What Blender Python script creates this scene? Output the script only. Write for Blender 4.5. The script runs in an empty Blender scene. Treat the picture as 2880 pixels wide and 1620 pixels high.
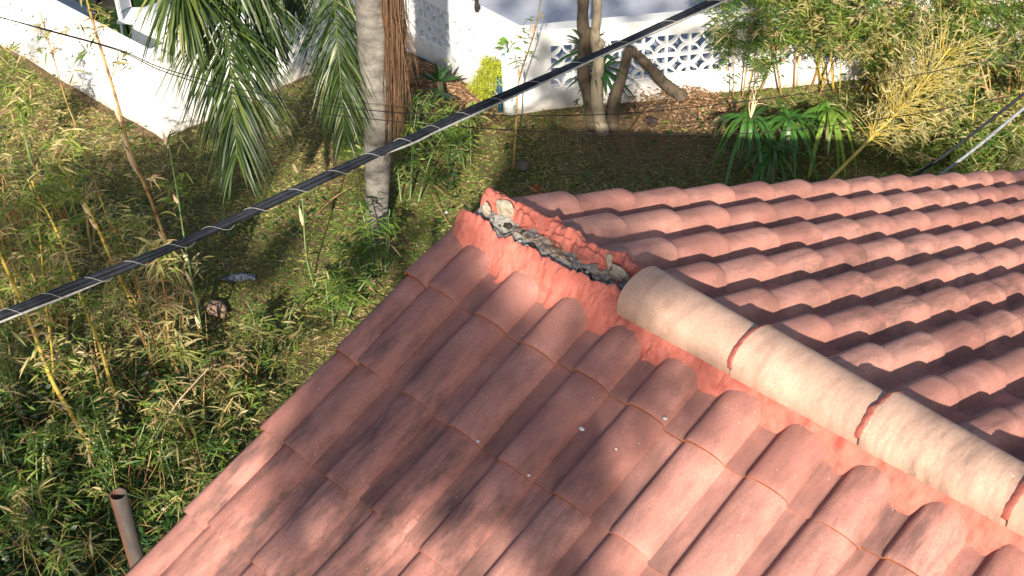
import bpy, math, random
import numpy as np
from mathutils import Vector, Matrix
random.seed(7); rng=np.random.default_rng(7)
sc=bpy.context.scene
# ------------------------------------------------------------------ camera
CAM=np.array([3.2422,-3.0289,8.6])
R_=np.array([0.70827435,0.70546746,-0.02575087]); U_=np.array([-0.4047055,0.4356631,0.80399697]); F_=np.array([-0.5784124,0.55902891,-0.59407556])
FOC=3750.66
cd=bpy.data.cameras.new('camera'); cam=bpy.data.objects.new('camera',cd); sc.collection.objects.link(cam)
cd.sensor_width=36; cd.lens=36*FOC/2880; cd.clip_end=2000; cd.clip_start=.05
cam.matrix_world=Matrix(((R_[0],U_[0],-F_[0],CAM[0]),(R_[1],U_[1],-F_[1],CAM[1]),(R_[2],U_[2],-F_[2],CAM[2]),(0,0,0,1)))
cd.dof.use_dof=True; cd.dof.focus_distance=9.5; cd.dof.aperture_fstop=12.0
sc.camera=cam
# ------------------------------------------------------------------ world, sun, exposure
S=np.array([3.65,-3.98,2.90]); S/=np.linalg.norm(S)            # towards the sun
elev=math.asin(S[2])
w=bpy.data.worlds.new('World'); sc.world=w; w.use_nodes=True
nt=w.node_tree; bg=nt.nodes['Background']; sky=nt.nodes.new('ShaderNodeTexSky'); sky.sky_type='NISHITA'
sky.sun_disc=False; sky.sun_elevation=elev; sky.sun_rotation=math.atan2(S[0],S[1]); sky.dust_density=1.5
nt.links.new(sky.outputs[0],bg.inputs[0]); bg.inputs[1].default_value=0.08
ld=bpy.data.lights.new('sun','SUN'); ld.energy=5.0; ld.angle=math.radians(.53); ld.color=(1,.90,.76)
lo=bpy.data.objects.new('sun',ld); sc.collection.objects.link(lo); lo.rotation_euler=Vector(-S).to_track_quat('-Z','Y').to_euler()
lo.location=(0,-6,20)
sc.view_settings.view_transform='Standard'; sc.view_settings.look='None'; sc.view_settings.exposure=0.86; sc.view_settings.gamma=1
# ------------------------------------------------------------------ helpers
def ray(x,y):
    x*=2880/2576; y*=2880/2576
    return F_+R_*(x-1440)/FOC-U_*(y-810)/FOC
def at(x,y,z=0.):
    d=ray(x,y); return CAM+d*(z-CAM[2])/d[2]
def atd(x,y,D): return CAM+ray(x,y)*D
HV=np.array([F_[0],F_[1],0]); HV/=np.linalg.norm(HV)
def pv(x,y,B):                                             # point over ground point B seen in that direction
    d=ray(x,y); return CAM+d*(((B-CAM)@HV)/(d@HV))
def vec(*a): return np.array(a,float)
class MB:
    def __init__(s): s.v=[];s.f=[];s.t=[];s.m=[];s.n=0
    def add(s,V,F,tint=.5,mi=0):
        V=np.asarray(V,float); s.v.append(V)
        s.f+= [tuple(int(i)+s.n for i in f) for f in F]; s.m+=[mi]*len(F)
        s.t.append(np.full(len(V),tint) if np.isscalar(tint) else np.asarray(tint,float)); s.n+=len(V)
    def arr(s,V,F,tint):                                   # V (k,n,3) copies sharing the face list F
        k,n,_=V.shape; s.v.append(V.reshape(-1,3)); base=np.arange(k)*n+s.n
        for f in F:
            ff=base[:,None]+np.array(f)[None]; s.f+=[tuple(r) for r in ff.tolist()]; s.m+=[0]*k
        s.t.append(np.repeat(tint,n)); s.n+=k*n
    def grid(s,P,tint=.5,mi=0,closed=False):               # P (a,b,3)
        a,b,_=P.shape; F=[]
        for i in range(a-1):
            for j in range(b if closed else b-1):
                j2=(j+1)%b; F.append((i*b+j,i*b+j2,(i+1)*b+j2,(i+1)*b+j))
        s.add(P.reshape(-1,3),F,tint,mi)
    def box(s,lo,hi,tint=.5,mi=0,M=None):
        x0,y0,z0=lo;x1,y1,z1=hi
        V=np.array([(x0,y0,z0),(x1,y0,z0),(x1,y1,z0),(x0,y1,z0),(x0,y0,z1),(x1,y0,z1),(x1,y1,z1),(x0,y1,z1)])
        if M is not None: V=M(V)
        s.add(V,[(0,3,2,1),(4,5,6,7),(0,1,5,4),(1,2,6,5),(2,3,7,6),(3,0,4,7)],tint,mi)
    def tube(s,pts,r,n=8,tint=.5,mi=0,cap=True):
        pts=np.asarray(pts,float); k=len(pts); r=np.full(k,r) if np.isscalar(r) else np.asarray(r,float)
        T=np.gradient(pts,axis=0); T/=np.linalg.norm(T,axis=1)[:,None]+1e-9
        ref=vec(0,0,1) if abs(T[0][2])<.9 else vec(1,0,0)
        a=np.cross(T[0],ref); a/=np.linalg.norm(a); P=[]
        for i in range(k):
            a=a-T[i]*(a@T[i]); a/=np.linalg.norm(a)+1e-9; b=np.cross(T[i],a)
            th=np.linspace(0,2*np.pi,n,endpoint=False)
            P.append(pts[i]+r[i]*(np.cos(th)[:,None]*a+np.sin(th)[:,None]*b))
        b0=s.n; tt=tint if np.isscalar(tint) else np.repeat(tint,n)
        s.grid(np.array(P),tt,mi,closed=True)
        if cap:
            s.f.append(tuple(range(b0+n-1,b0-1,-1))); s.f.append(tuple(range(b0+(k-1)*n,b0+k*n))); s.m+=[mi]*2
    def build(s,name,mats,parent=None,smooth=True):
        me=bpy.data.meshes.new(name); me.from_pydata(np.concatenate(s.v).tolist() if s.v else [],[],s.f)
        for m in (mats if isinstance(mats,(list,tuple)) else [mats]): me.materials.append(m)
        me.polygons.foreach_set('material_index',s.m); me.polygons.foreach_set('use_smooth',[smooth]*len(s.f))
        at_=me.attributes.new('tint','FLOAT','POINT'); at_.data.foreach_set('value',np.concatenate(s.t))
        me.update(); o=bpy.data.objects.new(name,me); sc.collection.objects.link(o)
        if parent is not None:
            o.parent=parent
            L=parent.location.copy(); pp=parent.parent
            while pp is not None: L+=pp.location; pp=pp.parent
            o.location=-L
        return o
def tag(o,label,cat,group=None,kind=None):
    if label:o['label']=label
    if cat:o['category']=cat
    if group:o['group']=group
    if kind:o['kind']=kind
    return o
def thing(name,loc,label,cat,group=None):
    o=bpy.data.objects.new(name,None); sc.collection.objects.link(o); o.location=Vector([float(c) for c in loc]); o.empty_display_size=.1
    return tag(o,label,cat,group)
def spline(P,n):
    P=np.asarray(P,float)
    if len(P)==2: t=np.linspace(0,1,n)[:,None]; return P[0]*(1-t)+P[1]*t
    Q=np.vstack([2*P[0]-P[1],P,2*P[-1]-P[-2]]); out=[]
    for u in np.linspace(0,len(P)-1-1e-6,n):
        i=int(u);t=u-i;a,b,c,d=Q[i:i+4]
        out.append(.5*((2*b)+(-a+c)*t+(2*a-5*b+4*c-d)*t*t+(-a+3*b-3*c+d)*t**3))
    return np.array(out)
def fnoise(x,y,s=0):                                       # cheap smooth pseudo-noise, about -1..1
    return (np.sin(x*1.7+s)*np.cos(y*2.3-s*1.3)+np.sin(x*3.9-y*2.9+s*2)*.5+np.cos(x*6.1+y*7.7+s)*.3+np.sin(x*13.7-y*11.1+s*.7)*.18)/1.98
_lat=np.random.default_rng(3).uniform(-1,1,(64,64,8))
def vn(x,y,ch=0,oct=4,gain=.5):                            # lattice value noise, isotropic
    x=np.asarray(x,float);y=np.asarray(y,float);o=0;a=1;tot=0
    for k in range(oct):
        X=x*2**k+17.3*k+ch*5.1;Y=y*2**k+9.7*k;i=np.floor(X).astype(int);j=np.floor(Y).astype(int);u=X-i;v=Y-j
        u=u*u*(3-2*u);v=v*v*(3-2*v);g=lambda p,q:_lat[p%64,q%64,(ch+k)%8]
        o=o+a*((g(i,j)*(1-u)+g(i+1,j)*u)*(1-v)+(g(i,j+1)*(1-u)+g(i+1,j+1)*u)*v);tot+=a;a*=gain
    return o/tot*1.6
def unit(a): return a/(np.linalg.norm(a,axis=-1,keepdims=True)+1e-9)
def leaves(mb,P,D,L,Wd,tint,droop=.25,up=None):
    """many lance-shaped blades: P base, D direction, L length, Wd width"""
    n=len(P); D=unit(D); L=np.broadcast_to(L,(n,)); Wd=np.broadcast_to(Wd,(n,)); 
    r=rng.normal(size=(n,3)) if up is None else up
    X=unit(np.cross(D,r)); dn=np.zeros((n,3)); dn[:,2]=-1
    def pt(f,wf): 
        c=P+D*(L*f)[:,None]+dn*(L*droop*f*f)[:,None]
        return c-X*(Wd*wf*.5)[:,None],c+X*(Wd*wf*.5)[:,None]
    a0,a1=pt(.0,.25); b0,b1=pt(.3,1); c0,c1=pt(.68,.75); t0,_=pt(1,0)
    V=np.stack([a0,a1,b0,b1,c0,c1,t0],1)
    mb.arr(V,[(0,1,3,2),(2,3,5,4),(4,5,6)],np.broadcast_to(tint,(n,)))
def sphere_dirs(n,zmin=-1,zmax=1):
    z=rng.uniform(zmin,zmax,n); a=rng.uniform(0,2*np.pi,n); r=np.sqrt(1-z*z); return np.stack([r*np.cos(a),r*np.sin(a),z],1)
# ------------------------------------------------------------------ materials
def material(name,rough=.85,spec=.25):
    m=bpy.data.materials.new(name); m.use_nodes=True; n=m.node_tree; b=n.nodes['Principled BSDF']
    b.inputs['Roughness'].default_value=rough; b.inputs['Specular IOR Level'].default_value=spec
    return m,n,b
def N(n,t,**k):
    x=n.nodes.new(t)
    for a,v in k.items(): setattr(x,a,v)
    return x
def noise(n,scale,detail=4,rough=.6,mapping=(1,1,1),out='Fac'):
    tc=N(n,'ShaderNodeTexCoord'); mp=N(n,'ShaderNodeMapping'); mp.inputs['Scale'].default_value=mapping
    n.links.new(tc.outputs['Object'],mp.inputs[0]); t=N(n,'ShaderNodeTexNoise'); t.inputs['Scale'].default_value=scale
    t.inputs['Detail'].default_value=detail; t.inputs['Roughness'].default_value=rough; n.links.new(mp.outputs[0],t.inputs[0]); return t.outputs[out]
def ramp(n,fac,stops):
    r=N(n,'ShaderNodeValToRGB'); e=r.color_ramp.elements
    while len(e)<len(stops): e.new(.5)
    for x,(p,c) in zip(e,stops): x.position=p; x.color=(*c,1) if len(c)==3 else c
    n.links.new(fac,r.inputs[0]); return r.outputs[0]
def mix(n,a,b,fac,mode='MIX'):
    m=N(n,'ShaderNodeMix',data_type='RGBA',blend_type=mode)
    for s,v in ((m.inputs[0],fac),(m.inputs[6],a),(m.inputs[7],b)):
        if isinstance(v,(int,float)): s.default_value=v
        elif isinstance(v,tuple): s.default_value=(*v,1)
        else: n.links.new(v,s)
    return m.outputs[2]
def mth(n,op,a,b=0.):
    m=N(n,'ShaderNodeMath',operation=op)
    for s,v in zip(m.inputs,(a,b)):
        if isinstance(v,(int,float)): s.default_value=v
        else: n.links.new(v,s)
    return m.outputs[0]
def attr(n,name='tint'):
    a=N(n,'ShaderNodeAttribute',attribute_name=name); return a.outputs['Fac']
def bump(n,b,h,strength=.3,dist=.01):
    x=N(n,'ShaderNodeBump'); x.inputs['Strength'].default_value=strength; x.inputs['Distance'].default_value=dist
    n.links.new(h,x.inputs['Height']); n.links.new(x.outputs[0],b.inputs['Normal'])
BW=((0,(0,0,0)),(1,(1,1,1)))
def tile_mat(name,c1,c2,c3,stain,pans=1.):
    m,n,b=material(name,.9,.2)
    base=ramp(n,attr(n),((0,c1),(.5,c2),(1,c3)))
    base=mix(n,base,tuple(x*.62 for x in c2),ramp(n,noise(n,9,5,.65,(1.6,.5,.5)),((.48,(0,0,0)),(.68,(.75,.75,.75)))))
    base=mix(n,base,tuple(min(1,x*1.35) for x in c3),ramp(n,noise(n,5,3,.5),((.5,(0,0,0)),(.75,(.5,.5,.5)))))
    # soot and algae streaks running down the slope
    st=ramp(n,noise(n,6.5,6,.72,(2.2,.5,.5)),((.45,(0,0,0)),(.66,(1,1,1))))
    st2=ramp(n,noise(n,1.3,2,.5),((.38,(.12,.12,.12)),(.60,(1,1,1))))
    base=mix(n,base,(.075,.06,.058),mth(n,'MULTIPLY',mth(n,'MULTIPLY',st,st2),stain))
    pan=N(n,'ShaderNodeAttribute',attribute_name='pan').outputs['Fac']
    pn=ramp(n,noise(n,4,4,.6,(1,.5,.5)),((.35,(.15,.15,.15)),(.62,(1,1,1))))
    base=mix(n,base,(.095,.06,.058),mth(n,'MULTIPLY',mth(n,'MULTIPLY',pan,pn),min(.92,.75*stain*pans)))  # grime in the pans; on the right slope deepened as painted shade
    # grain and pale specks
    base=mix(n,base,tuple(x*.55 for x in c2),ramp(n,noise(n,140,3,.85),((.42,(0,0,0)),(.72,(.62,.62,.62)))))
    base=mix(n,base,(.7,.6,.52),ramp(n,noise(n,95,1,.5),((.775,(0,0,0)),(.80,(.8,.8,.8)))))
    n.links.new(base,b.inputs['Base Color']); bump(n,b,noise(n,260,3,.7),.35,.002)
    return m
M={}
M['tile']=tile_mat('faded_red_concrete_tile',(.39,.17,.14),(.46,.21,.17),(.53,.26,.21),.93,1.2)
M['tile_sun']=tile_mat('sun_bleached_tile',(.43,.19,.155),(.53,.25,.195),(.62,.32,.255),.7,1.5)  # pans darkened further to paint the shadow bands between the barrels
M['cap']=tile_mat('pale_ridge_tile',(.45,.27,.205),(.51,.325,.245),(.57,.385,.295),.75)
def simple(name,c1,c2,scale=6,rough=.85,bs=.3,bd=.004,mapping=(1,1,1),spec=.25,c3=None,tintamt=0):
    m,n,b=material(name,rough,spec); nz=noise(n,scale,6,.62,mapping)
    st=[(.34,c1),(.66,c2)] if c3 is None else [(.3,c1),(.5,c2),(.7,c3)]
    col=ramp(n,nz,st)
    if tintamt: col=mix(n,col,ramp(n,attr(n),((0,tuple(x*.45 for x in c1)),(1,tuple(min(1,x*1.5) for x in c2)))),tintamt)
    n.links.new(col,b.inputs['Base Color'])
    if bs: bump(n,b,noise(n,scale*5,5,.7,mapping),bs,bd)
    return m
M['edge']=simple('raw_orange_tile_edge',(.38,.12,.05),(.60,.24,.10),25)
M['mortar']=simple('red_painted_mortar',(.42,.095,.07),(.57,.18,.135),14,.85,.7,.007,c3=(.53,.135,.095))
M['bed']=simple('grey_crumbled_bedding',(.10,.09,.08),(.34,.33,.31),22,.95,.8,.01,c3=(.20,.17,.13))
M['shard']=simple('pale_mortar_shard',(.30,.25,.18),(.52,.46,.36),30)
M['deck']=simple('roof_underlay',(.04,.035,.035),(.08,.07,.07),8)
M['stucco']=simple('cream_stucco',(.62,.55,.45),(.70,.63,.52),3)
M['white']=simple('white_painted_masonry',(.74,.74,.735),(.84,.84,.83),2.2,.8,.25,.004)
def dirty_white():
    m,n,b=material('white_painted_masonry_with_soiled_foot',.8,.25)
    col=ramp(n,noise(n,2.2,5,.6),((.35,(.76,.76,.755)),(.65,(.86,.86,.85))))
    g=N(n,'ShaderNodeNewGeometry'); s=N(n,'ShaderNodeSeparateXYZ'); n.links.new(g.outputs['Position'],s.inputs[0])
    z=mth(n,'ADD',s.outputs[2],mth(n,'MULTIPLY',noise(n,5,5,.7),.35))
    f=ramp(n,z,((.16,(1,1,1)),(.42,(0,0,0))))
    col=mix(n,col,(.42,.36,.28),mth(n,'MULTIPLY',f,.75))
    col=mix(n,col,(.50,.49,.46),ramp(n,noise(n,1.2,7,.75,(1,1,.3)),((.50,(0,0,0)),(.72,(.8,.8,.8)))))
    n.links.new(col,b.inputs['Base Color']); bump(n,b,noise(n,60,4,.6),.3,.003); return m
M['wall']=dirty_white()
M['brickcap']=simple('terracotta_coping',(.55,.20,.09),(.72,.32,.16),14)
M['deckpave']=simple('pale_patio_concrete',(.30,.33,.40),(.38,.41,.48),1.3,.8,.25,.003,c3=(.44,.44,.47))
M['paver']=simple('grey_stepping_pavers',(.30,.32,.34),(.40,.41,.42),4)
M['cable']=simple('black_cable_sheath',(.008,.010,.014),(.02,.024,.032),30,.6,.1,.001,spec=.2)
M['strand']=simple('galvanised_strand',(.22,.22,.21),(.36,.36,.35),60,.5,.4,.001)
M['lash']=simple('bright_lashing_wire',(.30,.30,.30),(.48,.48,.48),40,.4,0)
M['greycable']=simple('weathered_grey_cable',(.16,.18,.20),(.30,.32,.34),30,.5,.1,.001,spec=.4)
M['thin']=simple('thin_dark_wire',(.006,.006,.007),(.014,.014,.016),30,.6,0)
def pipe_mat():
    m,n,b=material('primed_pipe',.55,.4)
    g=N(n,'ShaderNodeTexCoord'); s=N(n,'ShaderNodeSeparateXYZ'); n.links.new(g.outputs['Object'],s.inputs[0])
    f=ramp(n,mth(n,'ADD',s.outputs[0],mth(n,'MULTIPLY',noise(n,14,4,.6),.02)),((.46,(1,1,1)),(.50,(0,0,0))))
    nz=ramp(n,noise(n,16,4,.6,(1,1,.25)),((.35,(.05,.042,.038)),(.65,(.105,.092,.082))))
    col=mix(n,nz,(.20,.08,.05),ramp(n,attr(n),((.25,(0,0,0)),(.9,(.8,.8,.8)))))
    n.links.new(col,b.inputs['Base Color']); return m
M['pipe']=pipe_mat()
M['palmtrunk']=simple('ringed_grey_palm_bark',(.085,.078,.07),(.19,.175,.155),5,.95,.9,.02,(1.,1.,1.7),c3=(.30,.28,.25))
M['bark']=simple('brown_tree_bark',(.035,.027,.018),(.13,.10,.07),16,.95,.9,.015,(1,1,.35),c3=(.075,.055,.038))
M['palebark']=simple('pale_lichened_bark',(.11,.085,.055),(.32,.27,.19),12,.9,.7,.01,(1,1,.5),c3=(.26,.21,.14))
M['fibre']=simple('dry_brown_fibre',(.07,.042,.026),(.19,.11,.062),30,.95,.2,.002,(1,1,.2),tintamt=.5)
M['wood']=simple('litter_stick',(.16,.12,.08),(.34,.27,.19),30)
M['glass']=simple('pale_blue_glass',(.45,.62,.66),(.55,.72,.76),10,.15,0,spec=.6)
M['teal']=simple('dark_teal_pole',(.01,.05,.09),(.02,.09,.14),20,.5,0)
M['postw']=simple('pale_teal_painted_post',(.55,.66,.66),(.74,.80,.78),5,.7,.2,.002)
M['darkobj']=simple('dark_weathered_object',(.015,.012,.012),(.05,.04,.035),20)
M['bluerag']=simple('blue_grey_rag',(.03,.04,.07),(.30,.33,.42),30,.95,.5,.005)
M['potc']=simple('brown_clay_lump',(.16,.10,.07),(.32,.22,.16),12)
def leaf_mat(name,stops,trans=.35,rough=.5,spec=.35):
    m,n,b=material(name,rough,spec)
    col=ramp(n,attr(n),stops); col=mix(n,col,tuple(c*.5 for c in stops[0][1]),ramp(n,noise(n,9,3),((.5,(0,0,0)),(.8,(.35,.35,.35)))))
    n.links.new(col,b.inputs['Base Color'])
    tr=N(n,'ShaderNodeBsdfTranslucent'); n.links.new(mix(n,col,(1.,1.,.35),.25,'MULTIPLY'),tr.inputs[0])
    ms=N(n,'ShaderNodeMixShader'); ms.inputs[0].default_value=trans
    n.links.new(b.outputs[0],ms.inputs[1]); n.links.new(tr.outputs[0],ms.inputs[2]); n.links.new(ms.outputs[0],n.nodes['Material Output'].inputs[0])
    return m
M['bamboo']=leaf_mat('bamboo_leaf',((0,(.04,.10,.02)),(.45,(.12,.21,.035)),(.75,(.28,.34,.06)),(1,(.50,.42,.20))))
M['dry']=leaf_mat('dry_bamboo_leaf',((0,(.26,.26,.08)),(.4,(.46,.42,.16)),(.75,(.60,.50,.27)),(1,(.58,.34,.18))))
M['grass']=leaf_mat('lawn_blades',((0,(.05,.11,.02)),(.4,(.14,.22,.04)),(.62,(.33,.36,.075)),(.82,(.52,.41,.17)),(1,(.62,.47,.26))),.25)
M['palm']=leaf_mat('palm_leaflet',((0,(.014,.034,.010)),(.5,(.045,.085,.018)),(.8,(.13,.18,.035)),(1,(.30,.30,.09))),.3,.4,.5)
M['strap']=leaf_mat('strap_leaf',((0,(.035,.11,.02)),(.6,(.10,.24,.035)),(1,(.26,.40,.06))),.3,.4,.5)
M['dark']=leaf_mat('dark_broad_leaf',((0,(.012,.045,.012)),(.6,(.04,.11,.025)),(1,(.16,.24,.07))),.2,.4,.5)
M['yellow']=leaf_mat('yellow_green_feathery_leaf',((0,(.25,.33,.03)),(1,(.62,.62,.06))),.35)
M['litter']=leaf_mat('fallen_dry_leaf',((0,(.09,.05,.03)),(.5,(.25,.14,.075)),(1,(.50,.34,.21))),.1,.9,.1)
M['orange']=leaf_mat('withered_orange_leaf',((0,(.45,.12,.04)),(1,(.62,.26,.12))),.3,.8,.1)
def culm_mat(name,stops):
    m,n,b=material(name,.45,.4); col=ramp(n,attr(n),stops)
    col=mix(n,col,tuple(c*.45 for c in stops[0][1]),ramp(n,noise(n,18,4,.6,(1,1,.3)),((.5,(0,0,0)),(.75,(.6,.6,.6)))))
    n.links.new(col,b.inputs['Base Color']); return m
M['culm_y']=culm_mat('yellow_bamboo_culm',((0,(.20,.10,.03)),(.3,(.52,.37,.07)),(1,(.60,.50,.12))))
M['culm_b']=culm_mat('brown_bamboo_culm',((0,(.16,.08,.04)),(.4,(.40,.24,.09)),(1,(.55,.40,.16))))
M['culm_g']=culm_mat('green_bamboo_culm',((0,(.20,.18,.10)),(.3,(.13,.24,.08)),(1,(.26,.36,.15))))
M['sheath']=simple('papery_culm_sheath',(.55,.38,.22),(.75,.60,.40),18,.8,.3,.002)
def ground_mat():
    m,n,b=material('earth_and_thatch',.97,.1)
    a=ramp(n,noise(n,1.6,7,.7),((.3,(.07,.05,.03)),(.45,(.20,.135,.075)),(.6,(.12,.10,.04)),(.75,(.06,.065,.022))))
    a=mix(n,a,(.46,.33,.20),ramp(n,noise(n,26,5,.75),((.52,(0,0,0)),(.72,(.8,.8,.8)))))
    a=mix(n,a,(.03,.035,.015),ramp(n,noise(n,45,4,.7),((.5,(0,0,0)),(.7,(.7,.7,.7)))))
    n.links.new(a,b.inputs['Base Color']); bump(n,b,noise(n,30,6,.75),.9,.03); return m
M['ground']=ground_mat()
M['lawn']=simple('short_green_lawn',(.10,.20,.025),(.20,.32,.05),6,.95,.8,.02)

# ------------------------------------------------------------------ the house roof
AP=math.radians(23.113); CA,SA=math.cos(AP),math.sin(AP); ZR=5.692; Y0=-.083; Wt=.25; Et=.40
XL=7.4                                                     # roof length
def roofpt(x,s,h,side):                                    # side -1: left slope (towards -y), +1: right slope
    x=np.asarray(x,float); s=np.asarray(s,float); h=np.asarray(h,float)
    return np.stack([x+0*s+0*h, side*(s*CA+h*SA)+Y0+0*x, ZR-s*SA+h*CA+0*x],-1)
house=thing('house',(3.7,0,0),'house with faded red barrel-tiled gable roof, its first ridge cap missing','house')
def profile(H_,ex,ey,c,r):
    # local x 0 (left foot of the pan) .. .25 (right foot of the barrel); pan, then barrel
    P=[(-.018,.004,1),(0.,.0,1),(.03,.000,1),(.065,.000,1),(.088,.003,.8)]
    for a in np.linspace(168,8,13):
        ca,sa=math.cos(math.radians(a)),math.sin(math.radians(a))
        P.append((c+r*np.sign(ca)*abs(ca)**ex,.003+H_*abs(sa)**ey,0))
    P.append((.254,.004,0)); return np.array(P)
def tile_slope(side,rows,x0,s0,ncol,mat,jit):
    mb=MB(); pan=[]; th=.013; PR=profile(.042,.90,.92,.169,.081) if side<0 else profile(.072,.72,.76,.171,.076); lift=.015 if side<0 else .029; SF=np.array([0,.07,.16,.4,.7,.9,.975,1.]); ns=8
    for i in range(-0,ncol):
        for k in range(rows):
            sa_=k*Et+s0-.055 if k else .034; sb=(k+1)*Et+s0
            jx,js,jh,jr=rng.normal(0,.0035)*jit,rng.normal(0,.006)*jit,abs(rng.normal(0,.003))*jit,rng.normal(0,.013)*jit
            t=float(np.clip(rng.normal(.5,.33),0,1))
            lx=PR[:,0] if side<0 else Wt-PR[:,0]
            if side>0: lx=lx
            sv=sa_+(sb-sa_)*SF; G=[]
            for j,s in enumerate(sv):
                f=(s-sa_)/(sb-sa_); h=PR[:,1]*(1+.10*f)+.003+lift*f+jh
                if j==ns-1: h=h-.005
                if k==0 and j<3: h=h*(.30,.80,.96)[j]
                G.append(roofpt(x0+i*Wt+lx+jx+jr*(s-sa_),s+js,h,side))
            if side>0: G=[g[::-1] for g in G]
            G=np.array(G); pr=PR[:,2] if side<0 else PR[::-1,2]
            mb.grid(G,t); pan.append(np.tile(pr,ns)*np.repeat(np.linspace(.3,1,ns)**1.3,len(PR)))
            # lip: the raw front edge and a short underside
            e0=G[-1]; dn=np.array([0,-side*th*SA,-th*CA]); inn=np.array([0,-side*.03*CA,.03*SA])
            L=np.array([e0,e0+dn,e0+dn+inn]); mb.grid(L,t,1); pan.append(np.zeros(3*len(PR)))
            # edge of the barrel foot
            ft=G[:,-1] if side<0 else G[:,0]
            L=np.array([ft,ft+dn*.6]); L=L if side<0 else L[::-1]; mb.grid(L,t,0); pan.append(np.zeros(2*ns))
    o=mb.build('tiled_slope',[mat,M['edge']],house)
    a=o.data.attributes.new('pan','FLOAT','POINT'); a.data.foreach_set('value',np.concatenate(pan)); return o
ncol=int(XL/Wt)
LO=-.025-0.0
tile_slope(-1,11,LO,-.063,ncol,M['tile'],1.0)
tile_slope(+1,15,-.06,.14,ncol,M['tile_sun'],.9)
# short top course on the right slope up to the ridge is under the mortar; rake tiles on both verges
def rake(side,rows,s0,xedge,mat):
    for k in range(rows):
        mb=MB(); sa_=max(.09,k*Et+s0-.05); sb=(k+1)*Et+s0+.012; ns=5; G=[]
        pr=[(.035,.006),(.02,.03),(.0,.045),(-.03,.050),(-.055,.048),(-.072,.038),(-.081,.018),(-.083,-.02),(-.083,-.08)]
        if side>0: pr=[(.085,.01),(.075,.035),(.05,.055),(.02,.064),(-.015,.063),(-.045,.052),(-.062,.03),(-.068,-.01),(-.068,-.08)]
        pr=np.array(pr); t=float(np.clip(rng.normal(.55,.2),0,1)); jr=rng.normal(0,.006); jh=abs(rng.normal(0,.003))
        for j,s in enumerate(np.linspace(sa_,sb,ns)):
            f=j/(ns-1); G.append(roofpt(xedge+pr[:,0]*(1+.10*f)+jr*f,s,pr[:,1]+.006+.024*f+jh,side))
        G=np.array(G); G2=G if side>0 else G[:,::-1]
        mb.grid(G2,t); e0=G2[-1]; dn=np.array([0,-side*.014*SA,-.014*CA]); inn=np.array([0,-side*.05*CA,.05*SA])
        mb.grid(np.array([e0,e0+dn,e0+dn+inn]),t,1)
        o=mb.build('rake_tile',[mat,M['edge']],house)
        a=o.data.attributes.new('pan','FLOAT','POINT'); a.data.foreach_set('value',np.zeros(len(o.data.vertices)))
rake(-1,11,-.063,.040,M['tile']); rake(+1,15,.14,0.,M['tile_sun'])
# red mortar bedding along the ridge, open and broken where the first cap is missing
XC=.84                                                     # far edge of the first remaining cap
def mortar(side):
    mb=MB(); ny=34; xs=np.concatenate([np.linspace(-.012,1.3,480),np.linspace(1.3,XL,560)[1:]]); nx=len(xs)
    u=np.linspace(0,1,ny); G=np.zeros((nx,ny,3))
    for a,x in enumerate(xs):
        br=1/(1+math.exp((x-XC-.03)*60))                  # 1 in the broken stretch
        if side<0:
            din=(.058+.022*vn(x*9,.5,1))*br+.01*(1-br); dout=.185+.03*vn(x*5,2.2,2)
            d=din+(dout-din)*u; hh=np.interp(d,[0,.06,.09,.115,.155,.20],[.130,.117,.090,.057,.010,-.014])
            hh=hh+.014*vn(x*20,d*20,3,5,.6)+.008*vn(x*7,d*9,0)+(.014*math.exp(-((x-.02)/.05)**2))
            hh=hh-.012*br*np.exp(-((d-din)/.006))*1.0
        else:
            notch=math.exp(-((x-.655)/.030)**4)+.6*math.exp(-((x-.30)/.012)**4)
            din=(.040+.022*vn(x*8,3.5,4)+.045*notch)*br+.01*(1-br); dout=.235+.02*vn(x*4,1.1,2)
            d=din+(dout-din)*u**1.3; e=(d-din)
            hb=np.interp(e,[0,.006,.022,.045,.07,.11,.17,.3],[.045,.080,.120,.150,.146,.100,.03,-.03])+.010*vn(x*5,.3,5)
            hb=hb+.017*vn(x*17,d*20,6,5,.6)*np.clip(e*40,0,1)-.020*np.exp(-((d-.075-.02*vn(x*6,7.7,1))/.005)**2)*(vn(x*4,1.9,2)>0)
            hs=np.interp(d,[0,.06,.09,.115,.155,.20],[.130,.117,.090,.057,.010,-.014])+.009*vn(x*22,d*22,3)
            hh=hb*br+hs*(1-br)
        p=np.stack([np.full(ny,x)+.004*vn(x*30,d*30,7),side*d+Y0,ZR-d/CA*SA*.98+hh],1)
        G[a]=p
    G=G if side>0 else G[:,::-1]
    mb.grid(G,.5)
    e=G[0]; b=e.copy(); b[:,2]-=.10; b[:,0]+=.01; mb.grid(np.array([b,e]),.5)
    return mb.build('ridge_mortar',M['mortar'],house)
mo=mortar(-1); mo['label']='smooth red mortar fillet between the ridge caps and the near slope'
mo=mortar(+1); mo['label']='ragged red mortar left standing where the ridge cap broke away'
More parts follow.
